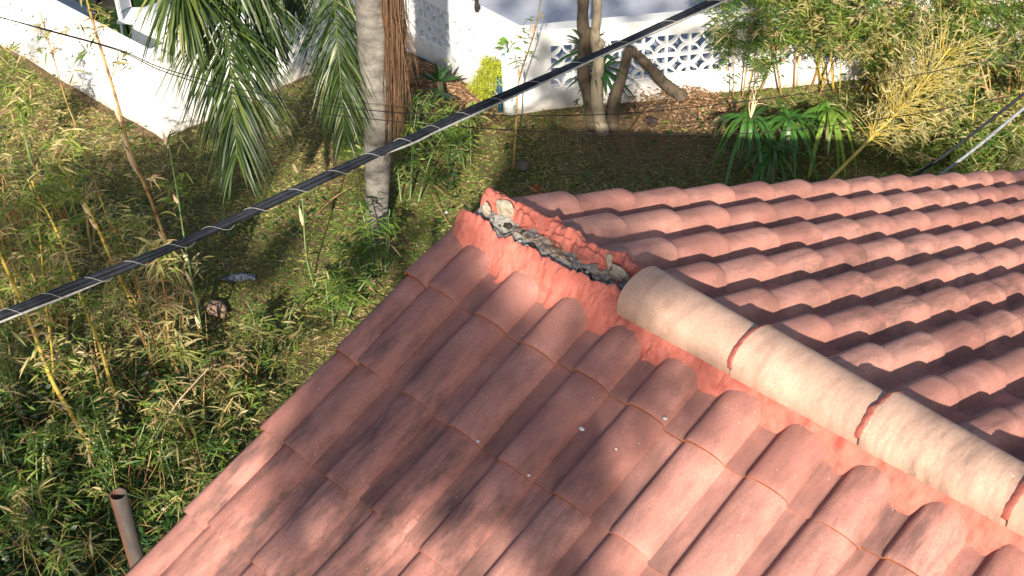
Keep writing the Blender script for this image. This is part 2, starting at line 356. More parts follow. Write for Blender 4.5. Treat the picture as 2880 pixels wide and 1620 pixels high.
# trench floor of crumbled bedding
mb=MB(); xs=np.linspace(-.075,.95,260); ys=np.linspace(-.075,.06,34); X,Y=np.meshgrid(xs+.07,ys,indexing='ij')
Z=ZR+.052+.016*vn(X*22,Y*26,1,5,.6)-.012*np.exp(-((Y+.01)/.03)**2)
for cx,cy,r in ((.09,-.03,.022),(.17,.012,.02),(.62,-.035,.03),(.70,.03,.028)): Z-=.05*np.exp(-(((X-cx)**2+(Y-cy)**2)/r**2)**2)
mb.grid(np.stack([X,Y+Y0,Z],-1),.5); mb.build('ridge_bedding',M['bed'],house)
def lump(mb,c,rx,ry,rz,seed=0,tint=.5,na=10,nb=16,amp=.25,rot=0):
    T,Pp=np.meshgrid(np.linspace(0.02,np.pi-.02,na),np.linspace(0,2*np.pi,nb,endpoint=False),indexing='ij')
    q=1+amp*fnoise(np.sin(T)*np.cos(Pp)*2.2+seed,np.cos(T)*2+np.sin(T)*np.sin(Pp)*2.1,seed)
    x=rx*q*np.sin(T)*np.cos(Pp); y=ry*q*np.sin(T)*np.sin(Pp); z=rz*q*np.cos(T)
    mb.grid(np.stack([c[0]+x*math.cos(rot)-y*math.sin(rot),c[1]+x*math.sin(rot)+y*math.cos(rot),c[2]+z],-1),tint,closed=True)
for a_ in (((.12,.048,ZR+.095),.052,.013,.040,1,.5,10,16,.25,.3),((.065,.0,ZR+.09),.018,.016,.030,4),((.645,.062,ZR+.09),.012,.010,.040,9),((.71,.045,ZR+.075),.045,.010,.03,6)):
    mb=MB(); lump(mb,(a_[0][0],a_[0][1]+Y0,a_[0][2]),*a_[1:5],.5,6,7,.55); mb.build('mortar_shard',M['shard'],house,False)
for (x,y,r) in ((.09,-.03,.017),(.17,.012,.015),(.60,-.03,.026),(.25,.018,.012),(.33,-.02,.012),(.13,-.045,.012)):
    mb=MB(); lump(mb,(x,y+Y0,ZR+.056),r*1.3,r,r*.6,x*9,.3,8,14,.35); mb.build('debris',M['darkobj'],house)
mb=MB()
for k in range(46):                                       # straw and twigs caught in the gap
    x=rng.uniform(.18,.75); y=rng.uniform(-.04,.03); a=rng.normal(0,.7); l=rng.uniform(.02,.09)
    p0=vec(x+.05,y+Y0,ZR+.072+rng.uniform(0,.02)); p1=p0+vec(math.cos(a)*l,math.sin(a)*l*.7,rng.normal(0,.008)); mb.tube(spline([p0,(p0+p1)/2+rng.normal(0,.004,3),p1],5),rng.uniform(.0008,.002),5,rng.uniform())
mb.build('straw',M['litter'],house)
mb=MB()
for k in range(26):
    x=rng.uniform(-.02,.78); y=rng.uniform(-.055,.04); lump(mb,(x+.07,y+Y0,ZR+.062),*(rng.uniform(.004,.014,3)),seed=k,na=6,nb=8)
mb.build('rubble',M['bed'],house)['kind']='stuff'
# ridge caps
def ridge_cap(x0,L,label=None):
    mb=MB(); th=np.radians(np.linspace(-14,194,25)); G=[];I=[]
    jy,jz=rng.normal(0,.002),rng.normal(0,.002)
    for f in np.linspace(0,1,9):
        r=.120-.015*f; x=x0+L*f; zc=ZR+.082-.012*f
        sh=np.sign(np.sin(th))*np.abs(np.sin(th))**.85*.80
        G.append(np.stack([np.full(25,x),Y0+jy-r*np.cos(th),jz+zc+r*sh-(.0)],1)); r2=r-.015
        I.append(np.stack([np.full(25,x+.0),Y0+jy-r2*np.cos(th),jz+zc+r2*sh],1))
    G=np.array(G); I=np.array(I); t=float(rng.uniform(.3,.8))
    mb.grid(G[::-1],t); mb.grid(np.array([I[0],G[0]]),t); mb.grid(I[:2][:],t)
    o=mb.build('ridge_cap',M['cap'],house); a=o.data.attributes.new('pan','FLOAT','POINT'); a.data.foreach_set('value',np.zeros(len(o.data.vertices)))
    if label:o['label']=label
    return o
x=XC; k=0
while x<XL-.4:
    ridge_cap(x,.53,'pale ridge cap standing beside the gap, its open end exposed' if k==0 else None)
    if k>0:                                                # mortar joint where the next cap overlaps
        mb=MB(); th=np.radians(np.linspace(-4,184,40)); G=[]
        for f,rr,zb in ((-.028,.1035,.069),(-.019,.1110,.074),(-.007,.1185,.080),(.004,.1206,.082)):
            G.append(np.stack([np.full(40,x+f)+.006*vn(th*3.5,k*3.3)+.01*np.cos(th)*0,Y0-rr*np.cos(th),ZR+zb+rr*np.abs(np.sin(th))**.85*.80],1))
        mb.grid(np.array(G)[::-1],.5); mb.build('joint_mortar',M['mortar'],house)
    x+=.492; k+=1
# droppings on the tiles
def dropping(px_,py_,r):
    # on the left slope plane raised to tile height
    d=ray(px_,py_); nrm=vec(0,-SA,CA); P0=roofpt(0,0,.05,-1); t=((P0-CAM)@nrm)/(d@nrm); p=CAM+d*t
    mb=MB(); lump(mb,p+nrm*.012,r,r*.8,.004,int(px_),.5,6,10); mb.build('bird_dropping',M['drop'],house)
M['drop']=simple('bird_dropping_white',(.7,.7,.68),(.8,.8,.78),30)
for a in ((1466,1083,.010),(1675,1057,.009),(1205,1114,.007),(1333,1200,.006),(1552,1134,.004)): dropping(*a)
# walls, deck and fascia of the house
YL,YR=(11*Et+.1)*CA-.35,(15*Et+.1)*CA-.35
mb=MB()
def gable(x):
    return np.array([(x,-YL,0),(x,YR,0),(x,YR,ZR-.12-YR*SA/CA),(x,0,ZR-.12),(x,-YL,ZR-.12-YL*SA/CA)])
g0,g1=gable(.22),gable(XL-.2); mb.add(np.vstack([g0,g1]),[(4,3,2,1,0),(5,6,7,8,9)]+[(i,(i+1)%5,5+(i+1)%5,5+i) for i in range(5)])
mb.build('house_wall',M['stucco'],house,False)
mb=MB()
for sd,n_ in ((-1,11),(1,15)):
    Ls=n_*Et+.02; P=[roofpt(xx,ss,hh,sd) for xx in (-.06,XL) for ss in (0,Ls) for hh in (-.09,-.015)]
    mb.add(P,[(0,1,3,2),(4,6,7,5),(0,4,5,1),(2,3,7,6),(1,5,7,3),(0,2,6,4)])
mb.build('roof_deck',M['deck'],house,False)

# ------------------------------------------------------------------ ground
ax=np.concatenate([[-400,-120,-50,-28],np.linspace(-19,3,180),[8,14,40,120,400]]); ay=np.concatenate([[-400,-120,-40,-14],np.linspace(-5,17,180),[30,50,120,400]])
X,Y=np.meshgrid(ax,ay,indexing='ij')
def gz(x,y): return .030*fnoise(x*1.1,y*1.1)+.014*fnoise(x*4.1,y*4.3,2)
Z=gz(X,Y); Z[(X<-19)|(X>3)|(Y<-5)|(Y>17)]=0
mb=MB(); mb.grid(np.stack([X,Y,Z],-1)); go=mb.build('ground',M['ground']); tag(go,'bare brown earth and thatch of the back garden','ground',None,'structure')
# walls
CP=vec(*at(410,350)[:2]); IN=vec(CP[0]+.02,8.17); CC=vec(-7.82,7.86); DE=vec(-2.6,15.0); AL=vec(-26.,4.02)
Hw=1.16; TH=.15
def wall_run(root,a,b,holes,H=Hw,z0=-.1,ends=(0,0)):
    """masonry run from a to b (outer face towards the camera side); holes = (u0,u1) spans filled with breeze blocks two high"""
    d=b-a; L=np.linalg.norm(d); d=d/L; n=vec(-d[1],d[0])     # n: away from our side
    if n@vec(-.72,.69)<0: n=-n
    def T(V): V=np.asarray(V); return np.stack([a[0]+d[0]*V[:,0]+n[0]*V[:,1],a[1]+d[1]*V[:,0]+n[1]*V[:,1],V[:,2]],1)
    hb,ht=.30,.92
    mb=MB(); cuts=[-ends[0]]
    for h0,h1 in holes: cuts+= [h0,h1]
    cuts.append(L+ends[1])
    mb.box((-ends[0],0,z0),(L+ends[1],TH,hb),M=T); mb.box((-ends[0],0,ht),(L+ends[1],TH,H-.05),M=T)
    for i in range(0,len(cuts),2): mb.box((cuts[i],.002,hb),(cuts[i+1],TH-.002,ht),M=T)
    mb.build('masonry',M['wall'],root,False)
    mb=MB(); mb.box((-ends[0]-.02,-.025,H-.05),(L+ends[1]+.02,TH+.025,H),M=T); mb.build('coping',M['white'],root,False)
    bs=(ht-hb)/2
    for h0,h1 in holes:
        n_=round((h1-h0)/bs); bw=(h1-h0)/n_
        mb=MB()
        for i in range(n_):
            for j in range(2):
                cx=h0+(i+.5)*bw; cz=hb+(j+.5)*bs; hw,hh=bw/2,bs/2; fr=.016; y0,y1=.03,.10
                for (xa,za,xb,zb) in ((-hw,-hh,-hw+fr,hh),(hw-fr,-hh,hw,hh),(-hw+fr,-hh,hw-fr,-hh+fr),(-hw+fr,hh-fr,hw-fr,hh)):
                    mb.box((cx+xa,y0,cz+za),(cx+xb,y1,cz+zb),M=T)
                R=hw-fr*.2; w_=.022
                for sx,sz in ((-1,-1),(1,-1),(1,1),(-1,1)):            # a quarter ring round each corner
                    th=np.linspace(0,np.pi/2,9); ctr=(cx+sx*(hw-.004),cz+sz*(hh-.004)); ro=hw*.99; ri=ro-w_
                    xo=ctr[0]-sx*ro*np.cos(th); zo=ctr[1]-sz*ro*np.sin(th); xi=ctr[0]-sx*ri*np.cos(th); zi=ctr[1]-sz*ri*np.sin(th)
                    ring=[(xo,y0-.006,zo),(xo,y1,zo),(xi,y1,zi),(xi,y0-.006,zi)]
                    P=np.stack([T(np.stack([q[0],np.full(9,q[1]),q[2]],1)) for q in ring],1)
                    mb.grid(P,.5,closed=True)
        mb.build('breeze_block_panel',M['white'],root,False)
wl=thing('garden_wall',(*CP,0),'white garden wall with a corner behind the hanging palm fronds','wall')
LA=np.linalg.norm(AL-CP)
wall_run(wl,AL,CP,[(LA-2.9-.62*k_,LA-2.9-.62*k_+.0) for k_ in ()]+[(LA-8.6,LA-5.5),(LA-4.9,LA-.95)],ends=(0,.0))
wall_run(wl,CP+vec(0,.0),IN,[(.75,3.2)],H=Hw+.004,ends=(-.153,.15))
mb=MB(); y0=CP[1]+2.2
mb.box((CP[0]-.19,y0,Hw+.001),(CP[0]+.05,y0+.62,Hw+.05)); mb.build('terracotta_coping',M['brickcap'],wl,False)
wr=thing('garden_wall',(*CC,0),'white garden wall with pierced blocks behind the multi-stemmed tree and stripped log','wall')
LC=np.linalg.norm(CC-IN); wall_run(wr,IN+vec(.156,0),CC,[(.35,1.9)],ends=(0,0))
dD=(DE-CC)/np.linalg.norm(DE-CC)
wall_run(wr,CC+dD*.03,DE,[(.42,2.9),(3.5,6.3)],H=Hw+.005)
# patio behind
mb=MB(); mb.add([(-11.2,8.05,.035),(-7.9,8.05,.035),(-2.75,15.1,.035),(-2.7,30,.035),(-26,30,.035),(-26,14,.035),(-11.2,11,.035)],[(0,1,2,3,4,5,6)])
tag(mb.build('patio',M['deckpave'],None,False),'pale blue-grey concrete patio behind the right-hand garden wall','patio',None,'structure')
mb=MB(); mb.add([(-26,4.2,.03),(-10.75,4.5,.03),(-10.75,8.0,.03),(-11.25,8.0,.03),(-11.25,11,.03),(-26,14,.03)],[(0,1,2,3,4,5)])
tag(mb.build('lawn',M['lawn'],None,False),'bright green lawn behind the left garden wall','lawn',None,'structure')
mb=MB()
for (x0,y0,x1,y1) in ((-13.4,4.55,-11.2,5.6),(-17.2,4.6,-14.7,5.7)): mb.box((x0,y0,.031),(x1,y1,.07))
tag(mb.build('paving',M['paver'],None,False),'grey paving slabs on the lawn behind the wall','paving',None,'structure')

# ------------------------------------------------------------------ bits behind the wall
def chair(p,rz,label,mat,cat='chair'):
    t=thing('garden_chair',p,label,cat); c,s=math.cos(rz),math.sin(rz)
    def T(V): V=np.asarray(V); return np.stack([p[0]+c*V[:,0]-s*V[:,1],p[1]+s*V[:,0]+c*V[:,1],p[2]+V[:,2]],1)
    mb=MB(); mb.box((-.24,-.24,.40),(.24,.24,.44),M=T); mb.build('seat',mat,t,False)
    mb=MB(); th=np.linspace(-1.2,1.2,9); P=np.stack([np.stack([.26*np.sin(th),.10+.17*np.cos(th),np.full(9,z)],1) for z in (.46,.62,.80)],0)
    for q in (P,P*vec(.9,.93,1)): mb.grid(np.array([T(r) for r in q]),.5)
    mb.build('backrest',mat,t)
    for sx in (-.2,.2):
        for sy in (-.2,.2):
            mb=MB(); mb.tube(T(np.array([(sx*1.1,sy*1.1,0),(sx,sy,.4)])),.018,8); mb.build('leg',mat,t)
    return t
pt=at(425,60,.5); 
tb=thing('patio_table',(pt[0],pt[1],.07),'round white table on grey paving behind the left garden wall','table')
mb=MB(); th=np.linspace(0,2*np.pi,40,endpoint=False); G=[]
for z,r in ((.0,.62),(.0,.62),(.02,.63),(.72,.47),(.75,.45),(.751,.001)):
    G.append(np.stack([pt[0]+r*np.cos(th)*(1+.02*np.sin(th*9)*(z<.7)),pt[1]+r*np.sin(th)*(1+.02*np.sin(th*9)*(z<.7)),np.full(40,.07+z*.78)],1))
mb.grid(np.array(G),closed=True); mb.build('tabletop',M['white'],tb)
mb=MB(); mb.tube([(pt[0],pt[1],.07),(pt[0],pt[1],.6)],.05); mb.build('pedestal',M['darkobj'],tb)
p=at(352,62,.35); chair((p[0],p[1],.07),2.3,'white chair beside the round table behind the wall',M['white'])
p=at(287,18,.35); chair((p[0],p[1],.03),2.3,'dark chair on the lawn behind the left wall',M['darkobj'])
p=at(655,28,.6); ps=thing('white_post',(p[0],p[1],0),'short white post on the lawn behind the terracotta coping','post')
mb=MB(); mb.tube([(p[0],p[1],0),(p[0],p[1],1.0)],.05,10); mb.build('shaft',M['white'],ps); mb=MB(); mb.tube([(p[0],p[1],1.0),(p[0],p[1],1.05)],.065,10); mb.build('post_cap',M['white'],ps)

# ------------------------------------------------------------------ palm
pb=at(945,575); palm=thing('palm_tree',pb,'tall grey-trunked palm with hanging fronds and a skirt of dry brown fibre','tree')
axis=[pb+vec(0,0,-.1),pv(950,420,pb),pv(948,220,pb),pv(939,0,pb),pv(930,-300,pb)]
top=axis[-1]; crown=top+vec(-.05,0.05,1.1); axis.append(crown)
tp=spline(axis,90); rr=np.interp(np.linspace(0,1,90),[0,.1,.45,.8,1],[.13,.13,.185,.195,.15])
rr=rr*(1+.018*np.sin(np.arange(90)*2.1)+.02*rng.normal(size=90)*.5)
mb=MB(); mb.tube(tp,rr,28); mb.build('trunk',M['palmtrunk'],palm)
def frond(path,lmax,n,spread,tint0,label=None,wd=.028,droop=.55,dens=1.):
    mb=MB(); P=spline(path,60); r=np.linspace(.022,.003,60)
    rc=MB(); rc.tube(P,r,7,.7)
    T=unit(np.gradient(P,axis=0)); side=unit(np.cross(T,np.broadcast_to(vec(*F_),T.shape)*1.0))
    tt=np.repeat(np.linspace(.10,.995,n),2); sgn=np.tile([1,-1],n)
    idx=tt*59; i0=idx.astype(int); base=P[np.clip(i0,0,59)]; T_=T[i0]; S_=side[i0]
    nrm=unit(np.cross(T_,S_))
    L=lmax*np.interp(tt,[0,.25,.6,1],[.65,1,.85,.35])*rng.uniform(.75,1.1,len(tt))
    ang=np.interp(tt,[0,1],[spread,spread*.4])*rng.uniform(.7,1.25,len(tt))
    D=T_*np.cos(ang)[:,None]+S_*(sgn*np.sin(ang))[:,None]+nrm*rng.normal(0,.28,len(tt))[:,None]
    # each leaflet: 4 segment strip
    D=unit(D); X=unit(np.cross(D,nrm+rng.normal(0,.5,D.shape))); V=[]
    for f,wf in ((0,.5),(.2,1),(.45,.95),(.72,.7)):
        c=base+D*(L*f)[:,None]; c[:,2]-=L*droop*f*f; V+= [c-X*(wd*wf/2),c+X*(wd*wf/2)]
    c=base+D*L[:,None]; c[:,2]-=L*droop; V.append(c)
    V=np.stack(V,1); mb.arr(V,[(0,1,3,2),(2,3,5,4),(4,5,7,6),(6,7,8)],np.clip(rng.normal(tint0,.22,len(tt)),0,1))
    o=mb.build('frond',M['palm'],palm); rc.build('midrib',M['palm'],o); return o
C3=crown
def arch(a,b,lift): 
    m=(a+b)/2; return m+vec(0,0,lift)
f1=[C3,C3*.5+atd(560,-150,13)*.5+vec(0,0,.55),atd(566,-60,13),atd(572,90,12.9),atd(585,230,12.8),atd(597,400,12.8)]
frond(f1,1.1,190,.95,.42,wd=.020,droop=.42)
f1b=[C3,C3*.5+atd(470,-200,12.6)*.5+vec(0,0,.8),atd(470,-120,12.5),atd(462,-30,12.4),atd(450,60,12.4)]
frond(f1b,.85,110,.65,.62,wd=.028)
f1c=[C3,C3*.5+atd(640,-200,13.4)*.5+vec(0,0,.7),atd(620,-110,13.3),atd(650,0,13.3),atd(690,110,13.2)]
frond(f1c,.8,120,.75,.25,wd=.022)
f2=[C3,C3*.5+atd(838,-160,14.4)*.5+vec(0,0,.5),atd(838,-80,14.3),atd(846,60,14.2),atd(856,190,14.2),atd(866,330,14.2)]
frond(f2,.85,190,1.05,.42,wd=.014)
f3=[C3,C3*.5+atd(760,-260,15)*.5+vec(0,0,.6),atd(742,-160,15),atd(735,-60,15),atd(742,20,15)]
frond(f3,.6,70,.8,.3)
for a in np.linspace(0,2*np.pi,11,endpoint=False)+.3:      # the rest of the crown, above the picture
    d=vec(math.cos(a),math.sin(a),0); 
    if d@HV<-.2: continue
    frond([C3,C3+d*.9+vec(0,0,.75),C3+d*1.9+vec(0,0,.6),C3+d*2.7+vec(0,0,-.1)],.6,60,.9,.4)
mb=MB()                                                    # dry fibre skirt
for k in range(250):
    u=rng.uniform()**1.3; x0=rng.uniform(968,1010)+rng.normal(0,5); yb=rng.uniform(120,430) if rng.uniform()<.6 else rng.uniform(60,330)
    off=(rng.uniform(-4,62)**1.0*(1 if rng.uniform()<.35 and yb<330 else .28)); B=pb+HV*-.16+rng.normal(0,.05)*HV
    yend=yb; xe=x0+off-.06*max(0,yb-200)
    P=[pv(x0-rng.uniform(0,10),-170,B),pv(x0,20,B)+rng.normal(0,.02,3),pv((x0+xe)/2+rng.normal(0,4),max(30,yend*.55),B),pv(xe,yend,B)]
    mb.tube(spline(P,9),np.linspace(.0055,.0018,9)*rng.uniform(.6,1.4),5,rng.uniform())
mb.build('dry_fibre',M['fibre'],palm)

# ------------------------------------------------------------------ multi-stemmed tree, log
def trunk_mesh(mb,pts,r0,r1,n=12,k=30,amp=.08,tint=.5):
    P=spline(pts,k); r=np.linspace(r0,r1,k)*(1+amp*rng.normal(size=k)*.6); mb.tube(P,r,n,tint)
tbp=at(1495,325); tree=thing('multi_stemmed_tree',tbp,'brown tree with three stems rising in front of the pierced white wall','tree')
mb=MB(); trunk_mesh(mb,[tbp+vec(0,0,-.1),pv(1487,260,tbp),pv(1468,190,tbp),pv(1474,90,tbp),pv(1466,60,tbp),pv(1468,-60,tbp),pv(1460,-320,tbp),pv(1440,-600,tbp)],.105,.052); mb.build('trunk',M['bark'],tree)
mb=MB(); b2=tbp+HV*-.10+R_*.12; trunk_mesh(mb,[b2+vec(0,0,-.1),pv(1500,240,b2),pv(1506,150,b2),pv(1497,105,b2),pv(1502,40,b2),pv(1506,-50,b2),pv(1530,-320,b2)],.085,.043); lump(mb,pv(1508,108,b2)+vec(0,0,0),.07,.06,.07,3); mb.build('trunk',M['palebark'],tree)['label']='pale lichened stem with a swollen knot'
mb=MB(); b3=tbp+R_*.22+HV*-.02; trunk_mesh(mb,[b3+vec(0,0,-.1),pv(1545,260,b3),pv(1566,190,b3),pv(1585,118,b3)],.09,.052); mb.build('trunk',M['bark'],tree)['label']='cut stem leaning to the right'
def crown_clumps(mb,centres,r,nl,L,wd,t0,droop=.3):
    for c in centres:
        n=nl; d=sphere_dirs(n); P=np.array(c)+d*(rng.uniform(.35,1,n)**.6)[:,None]*np.asarray(r)
        leaves(mb,P,d+rng.normal(0,.6,(n,3)),rng.uniform(.6,1.2,n)*L,wd,np.clip(rng.normal(t0,.22,n),0,1),droop)
tt_=pv(1465,-520,tbp); mb=MB()
crown_clumps(mb,[vec(tt_[0]+rng.normal(0,1.0),tt_[1]+rng.normal(0,1.0),rng.uniform(3.9,5.4)) for k in range(60)],.38,95,.12,.04,.4); mb.build('crown',M['dark'],tree)
def rosette(p,n,L,wd,tint,name,label,cat,mat,zlo=-.3,zhi=.95,droop=.35,group=None,stem=None):
    t=thing(name,(p[0],p[1],0),label,cat,group); mb=MB(); d=sphere_dirs(n,zlo,zhi)
    V=[]; Lr=L*rng.uniform(.65,1.1,n); X=unit(np.cross(d,vec(0,0,1)+rng.normal(0,.2,(n,3)))); P=np.broadcast_to(p,(n,3))+d*.02
    for f,wf in ((0,.7),(.25,1),(.5,.9),(.78,.55)):
        c=P+d*(Lr*f)[:,None]; c=c.copy(); c[:,2]-=Lr*droop*f*f*1.3; V+=[c-X*wd*wf/2,c+X*wd*wf/2]
    c=P+d*Lr[:,None]; c=c.copy(); c[:,2]-=Lr*droop*1.3; V.append(c)
    mb.arr(np.stack(V,1),[(0,1,3,2),(2,3,5,4),(4,5,7,6),(6,7,8)],np.clip(rng.normal(tint,.2,n),0,1)); mb.build('leaves',mat,t)
    mb=MB(); mb.tube([vec(p[0],p[1],-.05),p],.022,8); mb.build('stem',M['bark'] if stem is None else stem,t); return t
q=pv(1478,125,tbp+HV*.25); rosette(q,34,.52,.045,.25,'dracaena','spiky dark green rosette between the dark and pale stems, upper of two','shrub',M['dark'],-.2)
q=pv(1515,172,tbp+HV*.22); rosette(q,40,.55,.045,.2,'dracaena','spiky dark green rosette lower down, behind the cut stem','shrub',M['dark'],-.5)
def pw(x,y,off):                                           # point in the vertical plane parallel to the pierced wall, off metres in front of it
    nn=vec(-dD[1],dD[0],0); d=ray(x,y); P0=vec(CC[0],CC[1],0)-nn*off; return CAM+d*(((P0-CAM)@nn)/(d@nn))
lb=pw(1712,242,.32); lb[2]=0; log=thing('log',lb,'stripped leaning log resting against the pierced white wall','log')
mb=MB(); trunk_mesh(mb,[pw(1722,246,.30),pw(1692,226,.26),pw(1662,200,.22),pw(1625,160,.15),pw(1588,126,.09)],.085,.06,12,26,.13); lump(mb,pw(1660,196,.24),.08,.06,.08,2); mb.build('wood',M['bark'],log); 
mb=MB()
for k in range(7): a=rng.uniform(-2.6,.4); mb.tube(spline([lb,lb+vec(math.cos(a)*.25,math.sin(a)*.25,.05),lb+vec(math.cos(a)*.55,math.sin(a)*.55,-.02)],8),np.linspace(.045,.012,8),8)
mb.build('root',M['bark'],log)
# post, jar, pole, shrubs near the middle of the right wall
pp=at(1284,280); post=thing('garden_post',pp,'pale teal round post in front of the white wall corner','post')
mb=MB(); topz=pv(1284,142,pp); hz=topz[2]; mb.tube([vec(pp[0],pp[1],-.05),vec(pp[0],pp[1],hz*.5),vec(pp[0],pp[1],hz)],.10,28); mb.build('shaft',M['postw'],post)
mb=MB(); mb.tube([vec(pp[0],pp[1],hz-.004),vec(pp[0],pp[1],hz+.012)],.106,28); mb.build('rim',M['glass'],post)
jr=thing('jar_plant',(pp[0],pp[1],hz+.01),'leafy sprig growing in a small jar on top of the post','plant')
mb=MB(); th=np.linspace(0,2*np.pi,20,endpoint=False); G=[np.stack([pp[0]+r*np.cos(th),pp[1]+r*np.sin(th),np.full(20,hz+.013+z)],1) for z,r in ((0,.001),(0,.055),(.08,.06),(.10,.05),(.12,.055),(.12,.05),(.02,.045))]; mb.grid(np.array(G),closed=True); mb.build('jar',M['glass'],jr)
mb=MB(); n=26; d=sphere_dirs(n,.1,.95); leaves(mb,np.broadcast_to(vec(pp[0],pp[1],hz+.12),(n,3))+d*.08,d,.13,.06,np.full(n,.75),.4); mb.build('leaves',M['strap'],jr)
mb=MB(); [mb.tube([vec(pp[0],pp[1],hz+.03),vec(pp[0],pp[1],hz+.12)+dd*.09],.004,5) for dd in d[:9]]; mb.build('stem',M['bark'],jr)
p2=at(1258,285); pole=tag((lambda m:(m.tube([vec(p2[0],p2[1],-.05),pv(1257,240,p2),pv(1255,195,p2)],.028,12),m.build('pole',M['teal']))[1])(MB()),'dark teal pole in front of the pale round post','pole')
p3=at(1228,285); sp=thing('flower_shrub',p3,'yellow-green feathery shrub beside the teal pole','shrub'); mb=MB()
for (x,y,r) in ((1240,168,.13),(1262,172,.12),(1215,190,.12),(1240,195,.13),(1200,215,.12),(1222,230,.12),(1255,190,.10),(1225,160,.09)):
    c=pv(x,y,p3+rng.normal(0,.08)*HV); n=360; d=sphere_dirs(n); leaves(mb,c+d*(rng.uniform(.2,1,n))[:,None]*r,d+rng.normal(0,.7,(n,3)),.055,.010,rng.uniform(0,1,n),.2)
mb.build('leaves',M['yellow'],sp)
mb=MB(); [mb.tube(spline([p3+rng.normal(0,.03,3)*vec(1,1,0),pv(x,y,p3)],6),.007,6) for x,y in ((1240,180),(1205,210),(1225,175),(1255,185))]; mb.build('stem',M['bark'],sp)
q=pv(1102,205,at(1108,300)); rosette(q,17,.30,.055,.35,'aloe','dark aloe-like plant with upright pointed leaves on the leaf mulch','plant',M['dark'],.1,.98,.05)
q=pv(1112,232,at(1112,310)); rosette(q,13,.36,.045,.45,'aloe','dark spreading aloe just below the upright one on the mulch','plant',M['dark'],-.3,.3,.25)
q=vec(-8.62,7.965,0); tg=MB(); lump(tg,vec(q[0],q[1],Hw+.07),.035,.035,.09,2); lump(tg,vec(q[0],q[1],Hw+.155),.025,.025,.03,5); tag(tg.build('figurine',M['darkobj']),'small dark figure standing on top of the right wall','figurine')

# ------------------------------------------------------------------ bamboo
def leafburst(mb,c,n,L,wd,tint,flat=.9,spread=.03):
    d=unit(sphere_dirs(n,-.5,.8)*vec(1,1,flat)); P=np.broadcast_to(c,(n,3))+rng.normal(0,spread,(n,3))
    leaves(mb,P,d,rng.uniform(.4,1.35,n)*L,wd*rng.uniform(.5,1.25,n),np.clip(rng.normal(tint,.17,n),0,1),.35)
def culm(path,base,r,mat,name,label,bursts=(),nb=0,frm=.4,tint=.6,L=.14,sheaths=(),twl=.16,leafmat='bamboo',bn=9,group='bamboo canes by the house',dryfrac=.25,cat='bamboo'):
    B=at(*base); t=thing(name,B,label,cat,group)
    pts=[B+vec(0,0,-.05)]+[pv(x,y,B) for x,y in path]; P=spline(pts,64); s=np.linspace(0,1,64)
    seg=np.concatenate([[0],np.cumsum(np.linalg.norm(np.diff(P,axis=0),axis=1))]); node=(np.abs((seg/.26)%1-.5)>.44)
    rad=r*(1-.55*s)*(1+.16*node); tn=np.where(node,.05,.6)+rng.normal(0,.06,64)
    mb=MB(); mb.tube(P,rad,9,np.clip(tn,0,1)); mb.build('cane',M[mat],t)
    lf=MB(); tw=lf; dr=MB()
    ks=[int(v) for v in rng.uniform(frm*63,62,nb)]
    cs=[(P[k],P[k]+unit(rng.normal(0,1,3)*vec(1,1,.6))*rng.uniform(.4,1.3)*twl+vec(0,0,.03)) for k in ks]
    for bx,by in bursts:
        c=pv(bx,by,B+HV*rng.normal(0,.12)); j=np.argmin(np.linalg.norm(P-c-vec(0,0,-.15),axis=1)); cs.append((P[j],c))
    for a,c in cs:
        tw.tube(spline([a,(a+c)/2+rng.normal(0,.012,3)+vec(0,0,.02),c],6),np.linspace(.0035,.0015,6),5,.4,1)
        q=dr if rng.uniform()<dryfrac else lf
        leafburst(q,c,int(bn*1.25*rng.uniform(.7,1.4)),L*1.15,.021,rng.uniform(.2,.9) if q is dr else tint,spread=.02)
    if lf.n: lf.build('leaves',[M[leafmat],M['culm_b']],t)
    if dr.n: dr.build('dry_leaves',M['dry'],t)
    if sheaths:
        for (x,y,l) in sheaths:
            c=pv(x,y,B); sh=MB(); j=np.argmin(np.linalg.norm(P-c,axis=1)); a=P[max(j-1,0)]; d=unit(P[min(j+1,63)]-a); sd=unit(np.cross(d,F_)); G=[]
            for f,wf in ((0,.3),(.25,1),(.6,.8),(1,.08)):
                cc=a+d*l*f*.9+sd*(.01+.03*f)-F_*.012; G.append([cc-sd*.018*wf,cc-F_*.008*wf,cc+sd*.018*wf])
            sh.grid(np.array(G)); sh.build('sheath',M['sheath'],t)
    return t
culm([(190,1060),(130,955),(75,810),(0,640),(-40,560)],(258,1190),.024,'culm_y','bamboo_cane','thick yellow bamboo cane running off the left edge, with bare twigs',nb=26,frm=.2,bursts=[(40,840),(30,900),(95,880),(170,900),(60,760),(20,770)],L=.13,bn=5,dryfrac=.5)
culm([(268,928),(243,848),(209,765),(160,626),(125,545),(98,500),(80,455)],(308,1058),.017,'culm_y','bamboo_cane','slender golden cane crossing under the cable, leafy at its tip',nb=16,frm=.35,bursts=[(165,640),(190,600),(150,590),(95,470),(60,520),(130,520),(175,560),(145,690),(165,690)],tint=.65)
culm([(132,904),(121,811),(114,750),(104,640),(92,520),(70,450)],(134,1050),.011,'culm_y','bamboo_cane','thin upright cane thick with small leaf tufts at the far left',nb=22,frm=.3,bursts=[(115,600),(135,570),(100,560),(75,590),(120,650),(60,640)],tint=.6)
culm([(480,750),(430,640),(380,505),(330,385),(290,240),(235,60),(212,-30)],(502,835),.021,'culm_b','bamboo_cane','thick brown cane leaning up across the white wall to the top edge',nb=20,frm=.45,bursts=[(300,150),(285,160),(320,165),(305,140),(430,500),(440,470)],sheaths=[(330,400,.25),(350,430,.25),(310,350,.2),(455,590,.18),(300,300,.15)],L=.12,bn=6,dryfrac=.5)
